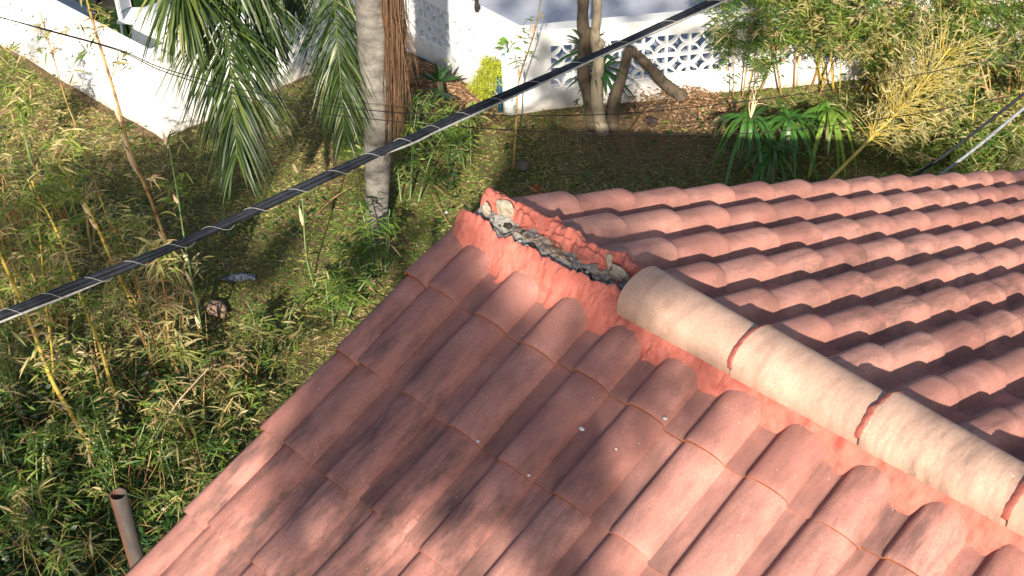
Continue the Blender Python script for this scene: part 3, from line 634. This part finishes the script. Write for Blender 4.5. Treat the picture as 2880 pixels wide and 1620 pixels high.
culm([(284,662),(238,557),(213,511),(173,452),(150,400)],(352,800),.018,'culm_y','bamboo_cane','yellow-green cane topped by a big bright leaf tuft',nb=12,frm=.5,bursts=[(160,380),(175,400),(140,370),(190,375),(150,410),(300,555),(330,560),(350,550),(365,565),(170,440),(180,355)],tint=.68,bn=14,sheaths=[(225,540,.2),(245,570,.2)])
culm([(290,610),(265,535),(228,424),(204,347),(165,250),(125,110),(100,30)],(330,720),.010,'culm_b','bamboo_cane','thin dry cane with wispy leaves rising over the left end of the wall',nb=26,frm=.3,L=.10,bn=5,dryfrac=.6,bursts=[(120,95),(140,105),(180,180)])
culm([(505,820),(470,640),(445,480),(425,365),(428,330)],(510,900),.011,'culm_g','bamboo_cane','green cane with papery sheaths below the corner of the wall',nb=5,frm=.2,sheaths=[(505,820,.2),(495,700,.2),(478,640,.16),(430,370,.2),(455,500,.12)],bn=5,bursts=[(290+215,870)])
culm([(770,640),(760,500),(745,400),(731,322)],(790,720),.009,'culm_g','bamboo_cane','short green shoot with pale sheaths standing left of the palm trunk',nb=3,frm=.2,sheaths=[(762,560,.28),(742,430,.14),(733,335,.14)],bn=4)
culm([(1296,350),(1300,280),(1306,200),(1332,120),(1350,60),(1364,-30)],(1290,425),.014,'culm_b','bamboo_cane','grey-brown cane crossing the white wall corner beside the round post',nb=5,frm=.6,sheaths=[(1300,190,.15),(1345,80,.14)],L=.10,bn=5,bursts=[(1335,50),(1300,150)])
culm([(425,850),(415,740),(395,650),(385,610)],(455,960),.013,'culm_b','bamboo_cane','dry straw-coloured clump of short canes just below the cable',nb=30,frm=.2,dryfrac=.85,L=.15,bn=7,bursts=[(420,840),(400,820),(385,850),(430,880),(440,870)])
culm([(98,650),(60,560),(20,470),(-20,380)],(150,760),.012,'culm_b','bamboo_cane','dry twiggy cane leaning out at the left edge',nb=30,frm=.15,dryfrac=.5,L=.11,bn=6,bursts=[(20,560),(40,600)])
culm([(60,330),(45,230),(30,150)],(80,420),.012,'culm_g','bamboo_cane','bright leafy bamboo top in front of the left end of the wall',nb=14,frm=.3,bursts=[(50,210),(30,190),(70,200),(60,240),(30,250),(80,220),(45,270),(20,130),(30,120),(75,265),(15,215)],tint=.62,bn=14,L=.15)
culm([(403,1290),(404,1230),(402,1185)],(405,1310),.006,'culm_b','bamboo_cane','short pale stub standing upright beside the rusty pipe',nb=0)
culm([(445,860),(455,900),(440,880)],(480,1000),.008,'culm_g','bamboo_cane','low bamboo sprig with broad bright leaves near the tiled edge',nb=4,frm=.3,bursts=[(460,870),(455,905),(470,900),(445,940)],tint=.7,L=.19,bn=8)
for x,y,lb_ in ((130,1055,'star-shaped bamboo sprig just left of the foot of the thick yellow cane'),(110,1150,'upright bamboo sprig with twisted leaves below the star-shaped one'),(90,1230,'drooping bamboo sprig level with the pipe opening'),(70,1340,'bushy bamboo sprig over the long brown cane at bottom left'),(225,1360,'bamboo sprig nearest the left side of the pipe'),(150,1380,'small bamboo sprig on the bottom edge between the brown cane and the pipe'),(40,1290,'leftmost bamboo sprig beside the top of the long brown cane')):
    culm([(x+4,y+30),(x,y)],(x+25,y+110),.005,'culm_g','bamboo_sprig',lb_,nb=0,bursts=[(x,y),(x+12,y+22),(x-14,y+18)],tint=.55,L=.17,bn=8,group='bamboo sprigs in the undergrowth',cat='plant')
def cane_on_ground(pts,r,label,mat='palebark',z=.08):
    mb=MB(); mb.tube(spline([at(x,y,zz) for x,y,zz in pts],20),np.linspace(r,r*.6,20),8,.6); return tag(mb.build('fallen_cane',M[mat]),label,'cane','fallen canes')
cane_on_ground([(20,960,.15),(140,1015,.25),(275,1090,.15)],.018,'greyish cane lying across the undergrowth behind the thick yellow cane')
cane_on_ground([(-20,1170,.3),(90,1310,.35),(215,1460,.3)],.02,'long brown cane lying at the bottom left corner')
cane_on_ground([(405,1120,.1),(430,1035,.5),(525,925,.9)],.009,'thin bare arching cane left of the rake tiles','sheath')
cane_on_ground([(560,905,.2),(640,960,.2),(700,1010,.1)],.007,'thin reddish stick lying in the grass beside the roof edge','culm_b')
def bush(base,W_,H_,nclump,ncane,tint,label,group,culmmat='culm_y',dry=.2,L=.13,seed=0,lean=(0,0),bn=16,name='bamboo_bush',z0=.15,wd=.018):
    B=at(*base) if len(base)==2 else np.array(base,float); t=thing(name,B,label,'bamboo',group); cm=MB(); lf=MB(); dr=MB(); tips=[]
    for k in range(ncane):
        a=rng.uniform(0,2*np.pi); rr_=W_*.5*rng.uniform(0,1)**.5; h=H_*rng.uniform(.6,1); b=B+vec(math.cos(a)*rr_*.5,math.sin(a)*rr_*.5,-.05)
        e=b+vec(math.cos(a)*rr_+lean[0],math.sin(a)*rr_+lean[1],h); m=(b+e)/2+vec(0,0,h*.12); P=spline([b,m,e],16); cm.tube(P,np.linspace(.014,.004,16)*rng.uniform(.6,1.2),7,rng.uniform(.2,1)); tips.append(P)
    for k in range(nclump):
        P=tips[rng.integers(len(tips))]; j=rng.integers(int(4+z0*8),16); c=P[j]+rng.normal(0,.13,3)*vec(W_,W_,W_*.7)*.9
        if c[2]<.08: c[2]=.08+rng.uniform(0,.2)
        q=dr if rng.uniform()<dry else lf
        leafburst(q,c,int(bn*rng.uniform(.6,1.5)),L,wd,rng.uniform(.1,.9) if q is dr else tint+rng.normal(0,.12),spread=.035)
    cm.build('canes',M[culmmat],t); lf.build('leaves',M['bamboo'],t)
    if dr.n: dr.build('dry_leaves',M['dry'],t)
    return t
G0='dry bamboo tangle left of the roof'
for (x,y,w_,h_,nc,dr_,tn_,lab) in ((420,930,.7,1.3,46,.7,.6,'straw-dry bamboo tangle below the brown cane'),(150,830,.8,1.5,60,.45,.6,'bright leafy tangle between the yellow canes'),
 (50,1030,.8,1.2,55,.4,.5,'leafy tangle at the left edge under the cable'),(300,1230,.8,.9,60,.3,.4,'low green tangle beside the pipe top'),(500,1120,.6,.8,45,.55,.5,'dry grass-like tangle against the lower rake tiles'),
 (250,980,.8,1.1,50,.5,.55,'mixed dry and green tangle behind the slender golden cane'),(80,1330,.9,1.0,70,.2,.42,'dense green tangle in the bottom left corner'),(620,1010,.7,.7,50,.45,.5,'tufted tangle beside the middle rake tiles'),
 (370,740,.7,1.4,55,.5,.62,'pale leafy tangle left of the brown cane'),(30,800,.6,1.8,50,.55,.58,'tall half-dry tangle at the left border'),(690,880,.6,.6,44,.3,.45,'short green tuft beside the upper rake tiles'),
 (210,620,.7,1.2,46,.5,.6,'loose yellow-green tangle below the wall'),(90,560,.7,1.1,42,.5,.6,'loose leafy tangle at the far left below the wall'),(460,1270,.7,.7,50,.25,.4,'dark leafy tangle between the pipe and the roof edge')):
    bush((x,y),w_,h_,int(nc*1.1),9,tn_,lab,G0,'culm_b' if dr_>.4 else 'culm_g',dr_,.15,bn=9,name='bamboo_tangle',wd=.019)
G1='bamboo in the middle of the garden'
bush((1010,500),.9,1.5,60,7,.42,'dense green bamboo leaves crossing the cable right of the palm trunk',G1,'culm_g',.08,.17)
bush((955,700),.6,1.0,30,4,.40,'dark green bamboo shoots between the palm foot and the roof corner',G1,'culm_g',.1,.16)
bush((830,800),.9,.7,46,6,.42,'low bamboo tuft in the grass left of the roof corner',G1,'culm_g',.2,.15)
bush((1130,400),.8,.7,30,5,.42,'narrow-leaved green shrub below the mulch heap',G1,'culm_g',.1,.18)
bush((1180,420),.4,1.1,14,3,.45,'thin upright bamboo shoot left of the feathery shrub',G1,'culm_g',.1,.16)
G2='bamboo hedge along the right wall'
bush((1860,235),1.1,2.0,230,7,.28,'dark slim young bamboo in front of the pierced wall',G2,'culm_b',.08,.15)
bush((2010,215),1.4,2.2,330,10,.5,'bamboo bush whose leaves half hide the white wall',G2,'culm_b',.25)
bush((2130,205),1.5,2.3,330,12,.5,'bushy bamboo with thick yellow canes behind the strap-leaved plant',G2,'culm_y',.35)
bush((1960,190),1.1,2.4,330,12,.42,'tall leafy bamboo rising against the pierced wall from behind',G2,'culm_b',.2)
bush((1830,120),.9,2.6,110,6,.4,'feathery bamboo top overhanging the patio at the top edge',G2,'culm_b',.15,z0=1.)
bush((2270,260),1.2,1.6,150,12,.6,'yellowing bamboo clump right of the strap-leaved plant',G2,'culm_y',.5)
bush((2260,150),1.6,2.5,300,18,.5,'tall bamboo clump with upright bare canes at the top edge',G2,'culm_y',.4)
bush((2390,230),1.3,1.7,190,12,.45,'green bamboo clump behind the pale dead branch',G2,'culm_y',.2)
bush((2480,180),1.7,2.6,330,18,.42,'dense dark green bamboo toward the upper right corner',G2,'culm_b',.2)
bush((2570,280),1.4,1.9,200,14,.45,'shaded green bamboo at the right edge above the grey cables',G2,'culm_b',.25)
bush((2640,200),1.8,2.6,170,14,.42,'outermost tall bamboo at the right border',G2,'culm_b',.25)
bush((2330,90),1.6,2.6,260,12,.5,'soft sunlit bamboo crown at the top edge right of the pierced wall',G2,'culm_y',.35)
bush((2530,110),1.6,2.6,260,12,.45,'mixed green bamboo filling the upper right corner',G2,'culm_b',.3)
bush((2440,400),1.3,.9,170,10,.62,'low sunlit bamboo spilling over below the pale dead branch',G2,'culm_y',.45)
bush((2330,440),1.2,.6,110,8,.5,'low bamboo tangle in the shadow behind the roof edge',G2,'culm_y',.2)
bush((2560,430),1.3,.7,120,8,.4,'shadowed low bamboo between the two grey cables',G2,'culm_b',.2)
# dead pale branch lying over the hedge
B=at(2060,480); t=thing('dead_bamboo_branch',B,'pale straw-yellow dead bamboo branch fanned out over the hedge','branch'); BB=B
P=spline([pv(2040,500,BB),pv(2140,400,BB),pv(2230,310,BB+HV*.3),pv(2300,240,BB+HV*.5),pv(2390,120,BB+HV*.7)],30); mb=MB(); mb.tube(P,np.linspace(.026,.008,30),9,.5); mb.build('cane',M['culm_y'],t)
lf=MB(); tw=lf
for k in range(230):
    j=int(rng.uniform(11,29)); a=P[j]; d=unit(P[min(j+1,29)]-P[j-1]); sd=unit(np.cross(d,F_)); q=d*rng.uniform(.1,.45)+sd*rng.uniform(-.55,.55)*(1-.4*abs(j-20)/10)+rng.normal(0,.13,3); c=a+q*.85
    tw.tube([a,(a+c)/2+vec(0,0,.02),c],.003,4,.6,1); n=9
    leaves(lf,c+rng.normal(0,.04,(n,3)),np.broadcast_to(unit(q),(n,3))+rng.normal(0,.75,(n,3)),rng.uniform(.06,.15,n),.014,rng.uniform(.1,.8,n),.15)
lf.build('leaves',[M['dry'],M['culm_y']],t)
# strap-leaved plants
def strap(px_,py_,bx,by,n,L,wd,tint,label,zlo=-.3):
    B=at(bx,by); c=pv(px_,py_,B); t=thing('strap_leaf_plant',B,label,'plant','strap-leaved plants behind the roof'); mb=MB()
    dj=rng.uniform(.1,1.15,n); d=unit(sphere_dirs(n,zlo,.9)); Lr=L*rng.uniform(.65,1.1,n); X=unit(np.cross(d,vec(0,0,1)+rng.normal(0,.25,(n,3)))); V=[]
    for f,wf in ((0,.45),(.15,.8),(.3,1),(.45,1),(.6,.9),(.75,.7),(.9,.35)):
        q=np.broadcast_to(c,(n,3))+d*(Lr*.75*(f-.15*f*f))[:,None]; q=q.copy(); q[:,2]-=Lr*(1.15*f**2.1)*dj; V+=[q-X*wd*wf/2,q+X*wd*wf/2]
    q=np.broadcast_to(c,(n,3))+d*(Lr*.64)[:,None]; q=q.copy(); q[:,2]-=Lr*1.12*dj; V.append(q)
    mb.arr(np.stack(V,1),[(2*i,2*i+1,2*i+3,2*i+2) for i in range(6)]+[(12,13,14)],np.clip(rng.normal(tint,.2,n),0,1)); mb.build('leaves',M['strap'],t)
    mb=MB(); mb.tube([B+vec(0,0,-.05),c],.03,9); mb.build('stem',M['palebark'],t)
strap(1885,300,1905,440,40,.95,.050,.22,'strap-leaved plant with a dried flower stalk nearest the white wall')
strap(1985,300,1990,430,40,.95,.05,.22,'middle strap-leaved plant in half shade behind the roof edge')
strap(2085,275,2080,400,34,.85,.055,.72,'sunlit bright green strap-leaved plant beside the pale dead branch')
strap(1945,380,1945,470,30,.8,.045,.12,'low dark strap-leaved plant at the roof edge')
mb=MB(); b=at(1905,440)
for k in range(9):
    a0=pv(1888,298,b); a1=pv(1895+rng.normal(0,4),262,b); a2=pv(1895+rng.normal(0,30),235+rng.normal(0,14),b); mb.tube(spline([a0,a1,a2],8),np.linspace(.008,.002,8),5,.8)
tag(mb.build('flower_stalk',M['sheath']),'curly dried flower stalk above the strap leaves','stalk')

# ------------------------------------------------------------------ grass, litter, undergrowth
def inside(x,y):
    out=(x<CP[0]+.05)&(y>4.12-(x-CP[0])*.0)
    out|=(x<IN[0]+.1)&(y>4.2)
    out|=(y>7.80)&(x<CC[0]+.05)
    dd=dD; nn=vec(-dd[1],dd[0]); out|=((x-CC[0])*nn[0]+(y-CC[1])*nn[1]>-.02)&(x<-2.7)&(y>7.8)
    out|=(x>.15)&(y>-3.8)&(y<5.2)
    return ~out
def visible(P,m=.06):
    d=P-CAM; z=d@F_; u=FOC*(d@R_)/z/1440; v=FOC*(d@U_)/z/810; return (abs(u)<1+m)&(abs(v)<1+m*2)
def scatter(n,x0=-17,x1=0.,y0=-3,y1=14):
    x=rng.uniform(x0,x1,n); y=rng.uniform(y0,y1,n); k=inside(x,y); P=np.stack([x[k],y[k],gz(x[k],y[k])],1); return P[visible(P,.25)]
P=scatter(1100000); dens=fnoise(P[:,0]*.8,P[:,1]*.9,4)+.6*fnoise(P[:,0]*3,P[:,1]*3,1)
mulch=np.exp(-(((P[:,0]-at(1070,210)[0])**2+(P[:,1]-at(1070,210)[1])**2)/.55**2))+ np.exp(-(((P[:,0]-at(1650,275)[0])**2+(P[:,1]-at(1650,275)[1])**2)/.8**2))+.75*np.exp(-(((P[:,0]-at(1600,330)[0])**2+(P[:,1]-at(1600,330)[1])**2)/1.3**2))
P=P[(rng.uniform(-.9,1.2,len(P))<dens*.55+.85)&(rng.uniform(0,1,len(P))>mulch*1.2)]; P=P[:330000]
n=len(P); gm=MB(); d=sphere_dirs(n,.05,.8); tn=np.clip(.40+.20*fnoise(P[:,0]*.7,P[:,1]*.7,9)+rng.normal(0,.24,n)+.10*(P[:,0]<-8.5)+.18*vn(P[:,0]*2.1,P[:,1]*2.1,2),0,1)
leaves(gm,P,d,rng.uniform(.03,.115,n),rng.uniform(.005,.014,n),tn,.45)
tag(gm.build('grass',M['grass']),'rough patchy lawn grass with dry blades','grass',None,'stuff')
P=scatter(30000); n=len(P); gm=MB(); d=sphere_dirs(n,-.05,.35); P[:,2]+=.02
leaves(gm,P,d,rng.uniform(.02,.06,n),rng.uniform(.004,.014,n),rng.uniform(0,.8,n),.1)
for (cx,cy,sx,sy,num) in ((1075,205,.42,.42,5200),(1120,250,.35,.3,3000),(1650,262,.8,.4,1800),(1720,250,.5,.25,1500),(1130,280,.4,.3,1200)):
    c=at(cx,cy); q=np.stack([rng.normal(c[0],sx,num),rng.normal(c[1],sy,num),np.zeros(num)],1); q=q[inside(q[:,0],q[:,1])]; hh=.20*np.exp(-(((q[:,0]-c[0])/sx)**2+((q[:,1]-c[1])/sy)**2)*.8); q[:,2]=hh*rng.uniform(.5,1,len(q))+.02
    leaves(gm,q,sphere_dirs(len(q),-.2,.6),rng.uniform(.03,.10,len(q)),rng.uniform(.008,.024,len(q)),np.clip(rng.normal(.62,.25,len(q)),0,1),.2)
tag(gm.build('leaf_litter',M['litter']),'scattered dry leaves and mulch heaped by the white wall','leaf litter',None,'stuff')
mb=MB(); Q=scatter(900)
for q in Q[:420]:
    a=rng.uniform(0,np.pi); l=rng.uniform(.06,.32); e=vec(math.cos(a)*l,math.sin(a)*l,rng.uniform(-.02,.05)); mb.tube([q+vec(0,0,.03),q+e/2+vec(0,0,.045),q+e+vec(0,0,.03)],rng.uniform(.002,.006),5,.5)
tag(mb.build('twig_litter',M['wood']),'fallen twigs strewn over the grass','twigs',None,'stuff')
# broad-leaved weeds, dark undergrowth at lower left
gm=MB(); P=scatter(60000); sel=[]
px_=(P-CAM); z=px_@F_; U=(1440+FOC*(px_@R_)/z)*.8944; V=(810-FOC*(px_@U_)/z)*.8944
dens=np.clip((V-820)/450,0,1)*np.clip((760-U)/500,0,1)*1.0+.012
P=P[rng.uniform(0,1,len(P))<dens]; n=len(P); k=5
P5=np.repeat(P,k,0)+rng.normal(0,.06,(n*k,3))*vec(1,1,0); P5[:,2]=rng.uniform(.04,.42,n*k)**1.3
leaves(gm,P5,sphere_dirs(n*k,-.2,.7),rng.uniform(.05,.11,n*k),rng.uniform(.018,.045,n*k),np.clip(rng.normal(.3,.25,n*k),0,1),.3)
tag(gm.build('undergrowth',M['dark']),'dark broad-leaved undergrowth at the foot of the bamboo','undergrowth',None,'stuff')
mb=MB()
for q in P[:650]:
    a=rng.uniform(0,6.3); l=rng.uniform(.15,.85); h=l*rng.uniform(.35,1); e=q+vec(math.cos(a)*l*.7,math.sin(a)*l*.7,h); mb.tube([q,(q+e)/2+rng.normal(0,.03,3)+vec(0,0,.04),e],np.array([.005,.004,.0015])*rng.uniform(.5,1.3),5,rng.uniform(0,1))
tag(mb.build('dry_stems',M['culm_b']),'dry leaning stems standing in the undergrowth','dry stems',None,'stuff')
gm=MB(); P=P[rng.uniform(0,1,len(P))<.24]; n=len(P); P5=np.repeat(P,7,0)+rng.normal(0,.07,(n*7,3)); P5[:,2]=rng.uniform(.05,.5,n*7)
leaves(gm,P5,sphere_dirs(n*7,-.1,.9),rng.uniform(.08,.18,n*7),rng.uniform(.008,.016,n*7),np.clip(rng.normal(.6,.2,n*7),0,1),.3)
tag(gm.build('tall_grass',M['bamboo']),'thin tall grass mixed into the undergrowth','grass',None,'stuff')
# withered orange climber at the left edge
B=at(20,760); t=thing('withered_vine',B,'withered orange-brown vine hanging at the left edge','plant'); lf=MB()
for (x,y) in ((10,560),(22,585),(38,540),(15,620),(28,600),(8,595),(25,640),(0,545)):
    leafburst(lf,pv(x,y,B),12,.09,.03,.5,spread=.04)
lf.build('leaves',M['orange'],t); mb=MB(); mb.tube(spline([B,pv(30,650,B),pv(15,560,B),pv(35,520,B)],14),.006,6); mb.build('stem',M['culm_b'],t)
for (x,y,lab) in ((502,850,'withered orange leaf cluster low on the green cane'),(1350,478,'curled orange leaf lying just behind the roof corner')):
    lf=MB(); leafburst(lf,at(x,y,.12),7,.10,.04,.4,spread=.02); tag(lf.build('withered_leaf',M['orange']),lab,'leaf')
# rag, clay lump
c=at(600,698,.04); mb=MB(); lump(mb,c,.16,.06,.04,3,amp=.5,rot=1.0); lump(mb,c+vec(.09,.1,.0),.07,.03,.03,8,amp=.5,rot=.4); tag(mb.build('rag',M['bluerag']),'crumpled blue-grey rag lying in the grass below the palm','rag')
c=at(545,778,.05); mb=MB(); lump(mb,c,.15,.09,.08,5,amp=.3); tag(mb.build('clay_lump',M['potc']),'brown clay lump in the grass beside the brown cane','stone')
c=at(1640,305,.05); mb=MB(); lump(mb,c,.09,.06,.05,5,amp=.5); tag(mb.build('black_bag',M['darkobj']),'small black bag on the mulch right of the multi-stemmed tree','bag')
c=at(1315,418,.05); mb=MB(); lump(mb,c,.09,.08,.06,7,amp=.2); tag(mb.build('stone',simple('grey_stone',(.10,.085,.07),(.17,.145,.12),12)),'dull brown-grey stone in the grass below the round post','stone')

# ------------------------------------------------------------------ cables
def sag(a,b,s,n=80): 
    t=np.linspace(0,1,n)[:,None]; P=a*(1-t)+b*t; P[:,2]-=(s*4*t*(1-t))[:,0]; return P
CPT=[atd(*q) for q in ((-420,962,4.7),(0,797,5.0),(470,608,5.25),(930,396,5.5),(1300,231,5.75),(1820,-3,6.05),(2350,-240,6.3))]; a=CPT[0]; b=CPT[-1]; Pm=spline(CPT,300)
cb=thing('cable_bundle',(Pm[0][0],Pm[0][1],Pm[0][2]),'thick black overhead cable bundle lashed to a grey steel strand','cable')
T=unit(b-a); sd=unit(np.cross(T,vec(0,0,1))); up_=np.cross(sd,T); sF=unit(-F_+T*(T@F_)); sU=np.cross(T,sF)
if sU[2]<0: sU=-sU
for k,(o1,o2,r,mt,nm,lab) in enumerate(((.0,.010,.0120,'cable','black_cable',None),(.006,-.004,.0110,'cable','black_cable',None),(-.014,-.002,.0100,'cable','black_cable',None))):
    mb=MB(); ph=np.linspace(0,14,300)+k; mb.tube(Pm+sF*o1+sU*(o2+.003*np.sin(ph*2.3))[:,None],r,12); mb.build(nm,M[mt],cb)
mb=MB(); an=np.radians(np.interp(np.linspace(0,1,300),[0,.2,.29,.5,.57,.75,1],[-80,-80,-170,-185,-60,-35,-60])); mb.tube(Pm+sF*(.0185*np.cos(an))[:,None]+sU*(.0195*np.sin(an))[:,None],.0048,8); mb.build('steel_strand',M['strand'],cb)
Ltot=np.linalg.norm(b-a); n=1700; t=np.linspace(0,1,n); Pw=spline(CPT,n); th=2*np.pi*t*Ltot/.185
mb=MB(); mb.tube(Pw+sF*(.0215*np.cos(th))[:,None]+sU*(-.0235*np.sin(th)-.001)[:,None],.0009,5,cap=False); mb.build('lashing_wire',M['lash'],cb)
def wire(pts,r,mat,label,group=None,name='overhead_wire'):
    mb=MB(); mb.tube(spline([atd(*p) for p in pts],160),r,8); return tag(mb.build(name,M[mat]),label,'cable',group)
wire([(2170,545,10.6),(2290,452,10.4),(2430,350,10.2),(2576,236,10.0),(2800,60,9.8)],.0115,'cable','darker upper one of the two cables slanting out from behind the right roof edge','grey service cables')
wire([(2250,545,10.5),(2352,452,10.3),(2460,368,10.1),(2576,272,9.9),(2800,90,9.7)],.0125,'greycable','paler lower one of the two cables slanting out from behind the right roof edge','grey service cables')
wire([(-60,28,10.2),(120,75,10.6),(300,125,11),(430,178,11.2),(720,250,11.6),(960,280,11.9),(1215,290,12.2),(1450,290,12.4),(1650,279,12.5),(1950,245,12.6),(2200,208,12.7),(2500,150,12.8)],.0042,'thin','upper thin black wire sagging across the whole garden','thin black wires')
wire([(-60,26,10),(120,77,10.4),(300,128,10.8),(430,186,11),(720,270,11.4),(960,302,11.7),(1200,322,12),(1500,336,12.2),(1850,336,12.3),(2100,315,12.4),(2400,270,12.5),(2640,222,12.5)],.0042,'thin','lower thin black wire sagging across the whole garden','thin black wires')

# ------------------------------------------------------------------ rusty pipe beside the gable
pt_=atd(297,1243,4.75); pi_=thing('pipe',(pt_[0],pt_[1],0),'open-topped rusty grey pipe standing beside the lower left roof edge','pipe')
zt=pt_[2]; ro=.031; th=np.linspace(0,2*np.pi,40,endpoint=False); G=[]; ln=vec(.018,0,0)
for z,r in ((0,ro),(zt-1.2,ro),(zt-.6,ro),(zt-.2,ro),(zt-.002,ro),(zt,ro-.001),(zt,ro-.004),(zt-.002,ro-.0045),(zt-.5,ro-.0045)):
    G.append(np.stack([pt_[0]+r*np.cos(th),pt_[1]+r*np.sin(th),np.full(40,z)],1))
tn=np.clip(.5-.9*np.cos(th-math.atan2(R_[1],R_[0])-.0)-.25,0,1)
mb=MB(); mb.grid(np.array(G),np.tile(tn,len(G)),closed=True); mb.build('tube',M['pipe'],pi_)
mb=MB()
for z in (zt-1.0,zt-2.6): mb.tube([vec(pt_[0],pt_[1],z),vec(.23,pt_[1],z)],.012,8)
mb.build('bracket',M['strand'],pi_)

# ------------------------------------------------------------------ unseen tree added behind the camera, crown shaped to dapple roof and garden
def surf(x,y,kind):
    if kind=='g': return at(x,y,0.1)
    if kind=='w': return at(x,y,.6)
    d=ray(x,y); sd=-1 if kind=='l' else 1; nrm=vec(0,sd*SA,CA); P0=roofpt(0,0,.05,sd); return CAM+d*(((P0-CAM)@nrm)/(d@nrm))
def inpoly(x,y,P):
    c=False; j=len(P)-1
    for i in range(len(P)):
        if (P[i][1]>y)!=(P[j][1]>y) and x<(P[j][0]-P[i][0])*(y-P[i][1])/(P[j][1]-P[i][1])+P[i][0]: c=not c
        j=i
    return c
SHADE=[('w',1.5,[(2110,350),(2576,372),(2620,470),(2080,470)]),('g',2.4,[(-60,410),(120,440),(260,380),(420,365),(560,345),(740,225),(800,240),(740,400),(640,520),(560,620),(640,640),(720,560),(760,600),(640,720),(520,700),(450,760),(300,700),(100,640),(-60,600)]),
 ('g',.6,[(-60,760),(300,760),(560,820),(700,760),(800,800),(700,960),(560,1100),(420,1250),(300,1449),(-60,1449)]),
 ('g',.4,[(-60,600),(300,700),(560,700),(560,820),(300,760),(-60,760)]),
 ('g',1.4,[(900,600),(1060,560),(1180,560),(1180,600),(1010,700),(900,800)]),
 ('g',1.2,[(850,300),(940,280),(960,460),(900,520),(860,420)]),('g',.7,[(1020,330),(1180,300),(1250,420),(1120,500),(1040,430)]),('g',2.5,[(1290,290),(1360,300),(1420,470),(1230,480),(1270,380)]),
 ('g',2.2,[(1330,300),(1345,258),(1600,236),(1700,236),(1600,266),(1480,285)]),
 ('w',.8,[(0,40),(90,60),(180,150),(150,190),(60,130),(0,100)]),
 ('w',1.5,[(1345,60),(1500,60),(1510,240),(1370,270),(1330,200)]),('w',.9,[(1540,80),(1620,80),(1700,120),(1680,180),(1640,240),(1560,250)]),('w',1.3,[(1640,60),(1900,50),(1900,130),(1720,140)]),
 ('g',1.0,[(1330,-20),(1780,-20),(1800,40),(1600,58),(1360,62)]),('g',.5,[(1200,-20),(1330,-20),(1360,50),(1280,20)]),
 ('l',4.0,[(1010,690),(1140,590),(1280,650),(1540,815),(1740,950),(1740,1020),(1640,1080),(1540,1180),(1430,1280),(1330,1240),(1130,1180),(920,1190),(760,1110),(640,1080)]),
 ('l',.4,[(1330,1240),(1430,1280),(1560,1220),(1640,1300),(1500,1449),(1200,1449)]),
 ('l',.25,[(450,1330),(640,1120),(900,1220),(1100,1300),(1000,1449),(700,1449)]),
 ('r',1.0,[(1280,480),(1450,488),(1560,560),(1640,680),(1560,640),(1300,530)])]
e1=unit(np.cross(S,vec(0,0,1))); e2=np.cross(S,e1); sh=MB(); cents=[]; brs=[]; prng=np.random.default_rng(11)
for kind,dens_,poly in SHADE:
    xs_=[p[0] for p in poly]; ys_=[p[1] for p in poly]; W=[surf(p[0],p[1],kind) for p in poly]
    q=np.array([[p@e1,p@e2] for p in W]); A=abs(sum(q[i,0]*q[(i+1)%len(q),1]-q[(i+1)%len(q),0]*q[i,1] for i in range(len(q))))/2
    ncl=max(3,int(A*dens_*19)); got=0
    while got<ncl:
        x=prng.uniform(min(xs_),max(xs_)); y=prng.uniform(min(ys_),max(ys_))
        if not inpoly(x,y,poly): continue
        got+=1; p=surf(x,y,kind); c=p+S*(17.5-p@S+prng.uniform(-1.2,1.2)); cents.append(c); n=34; brs.append((kind in 'gl') and max(q_[0] for q_ in poly)<1300 or kind=='l')
        d=sphere_dirs(n); Pn=c+d*(prng.uniform(.1,1,n)**.5)[:,None]*.13
        leaves(sh,Pn,d+rng.normal(0,.6,(n,3)),rng.uniform(.07,.14,n),rng.uniform(.035,.06,n),np.clip(rng.normal(.4,.2,n),0,1),.3)
cents=np.array(cents)[np.array(brs)]; cm_=cents[:60].mean(0); tr0=vec(cm_[0]+.3,cm_[1]-.3,0)
st=thing('unseen_shade_tree',tr0,'unseen leafy tree added to dapple the roof and garden with shade','tree')
sh.build('crown',M['dark'],st); mb=MB(); fork=vec(tr0[0]-.3,tr0[1]+.3,cm_[2]*.62); mb.tube(spline([tr0,tr0+vec(.1,-.1,2.5),fork],14),np.linspace(.3,.2,14),12)
for c in cents[::max(1,len(cents)//26)]: mb.tube(spline([fork,(fork+c)/2+vec(0,0,-.3)+(c-fork)*vec(.15,.15,0),c],10),np.linspace(.07,.012,10),6)
mb.build('trunk',M['bark'],st)
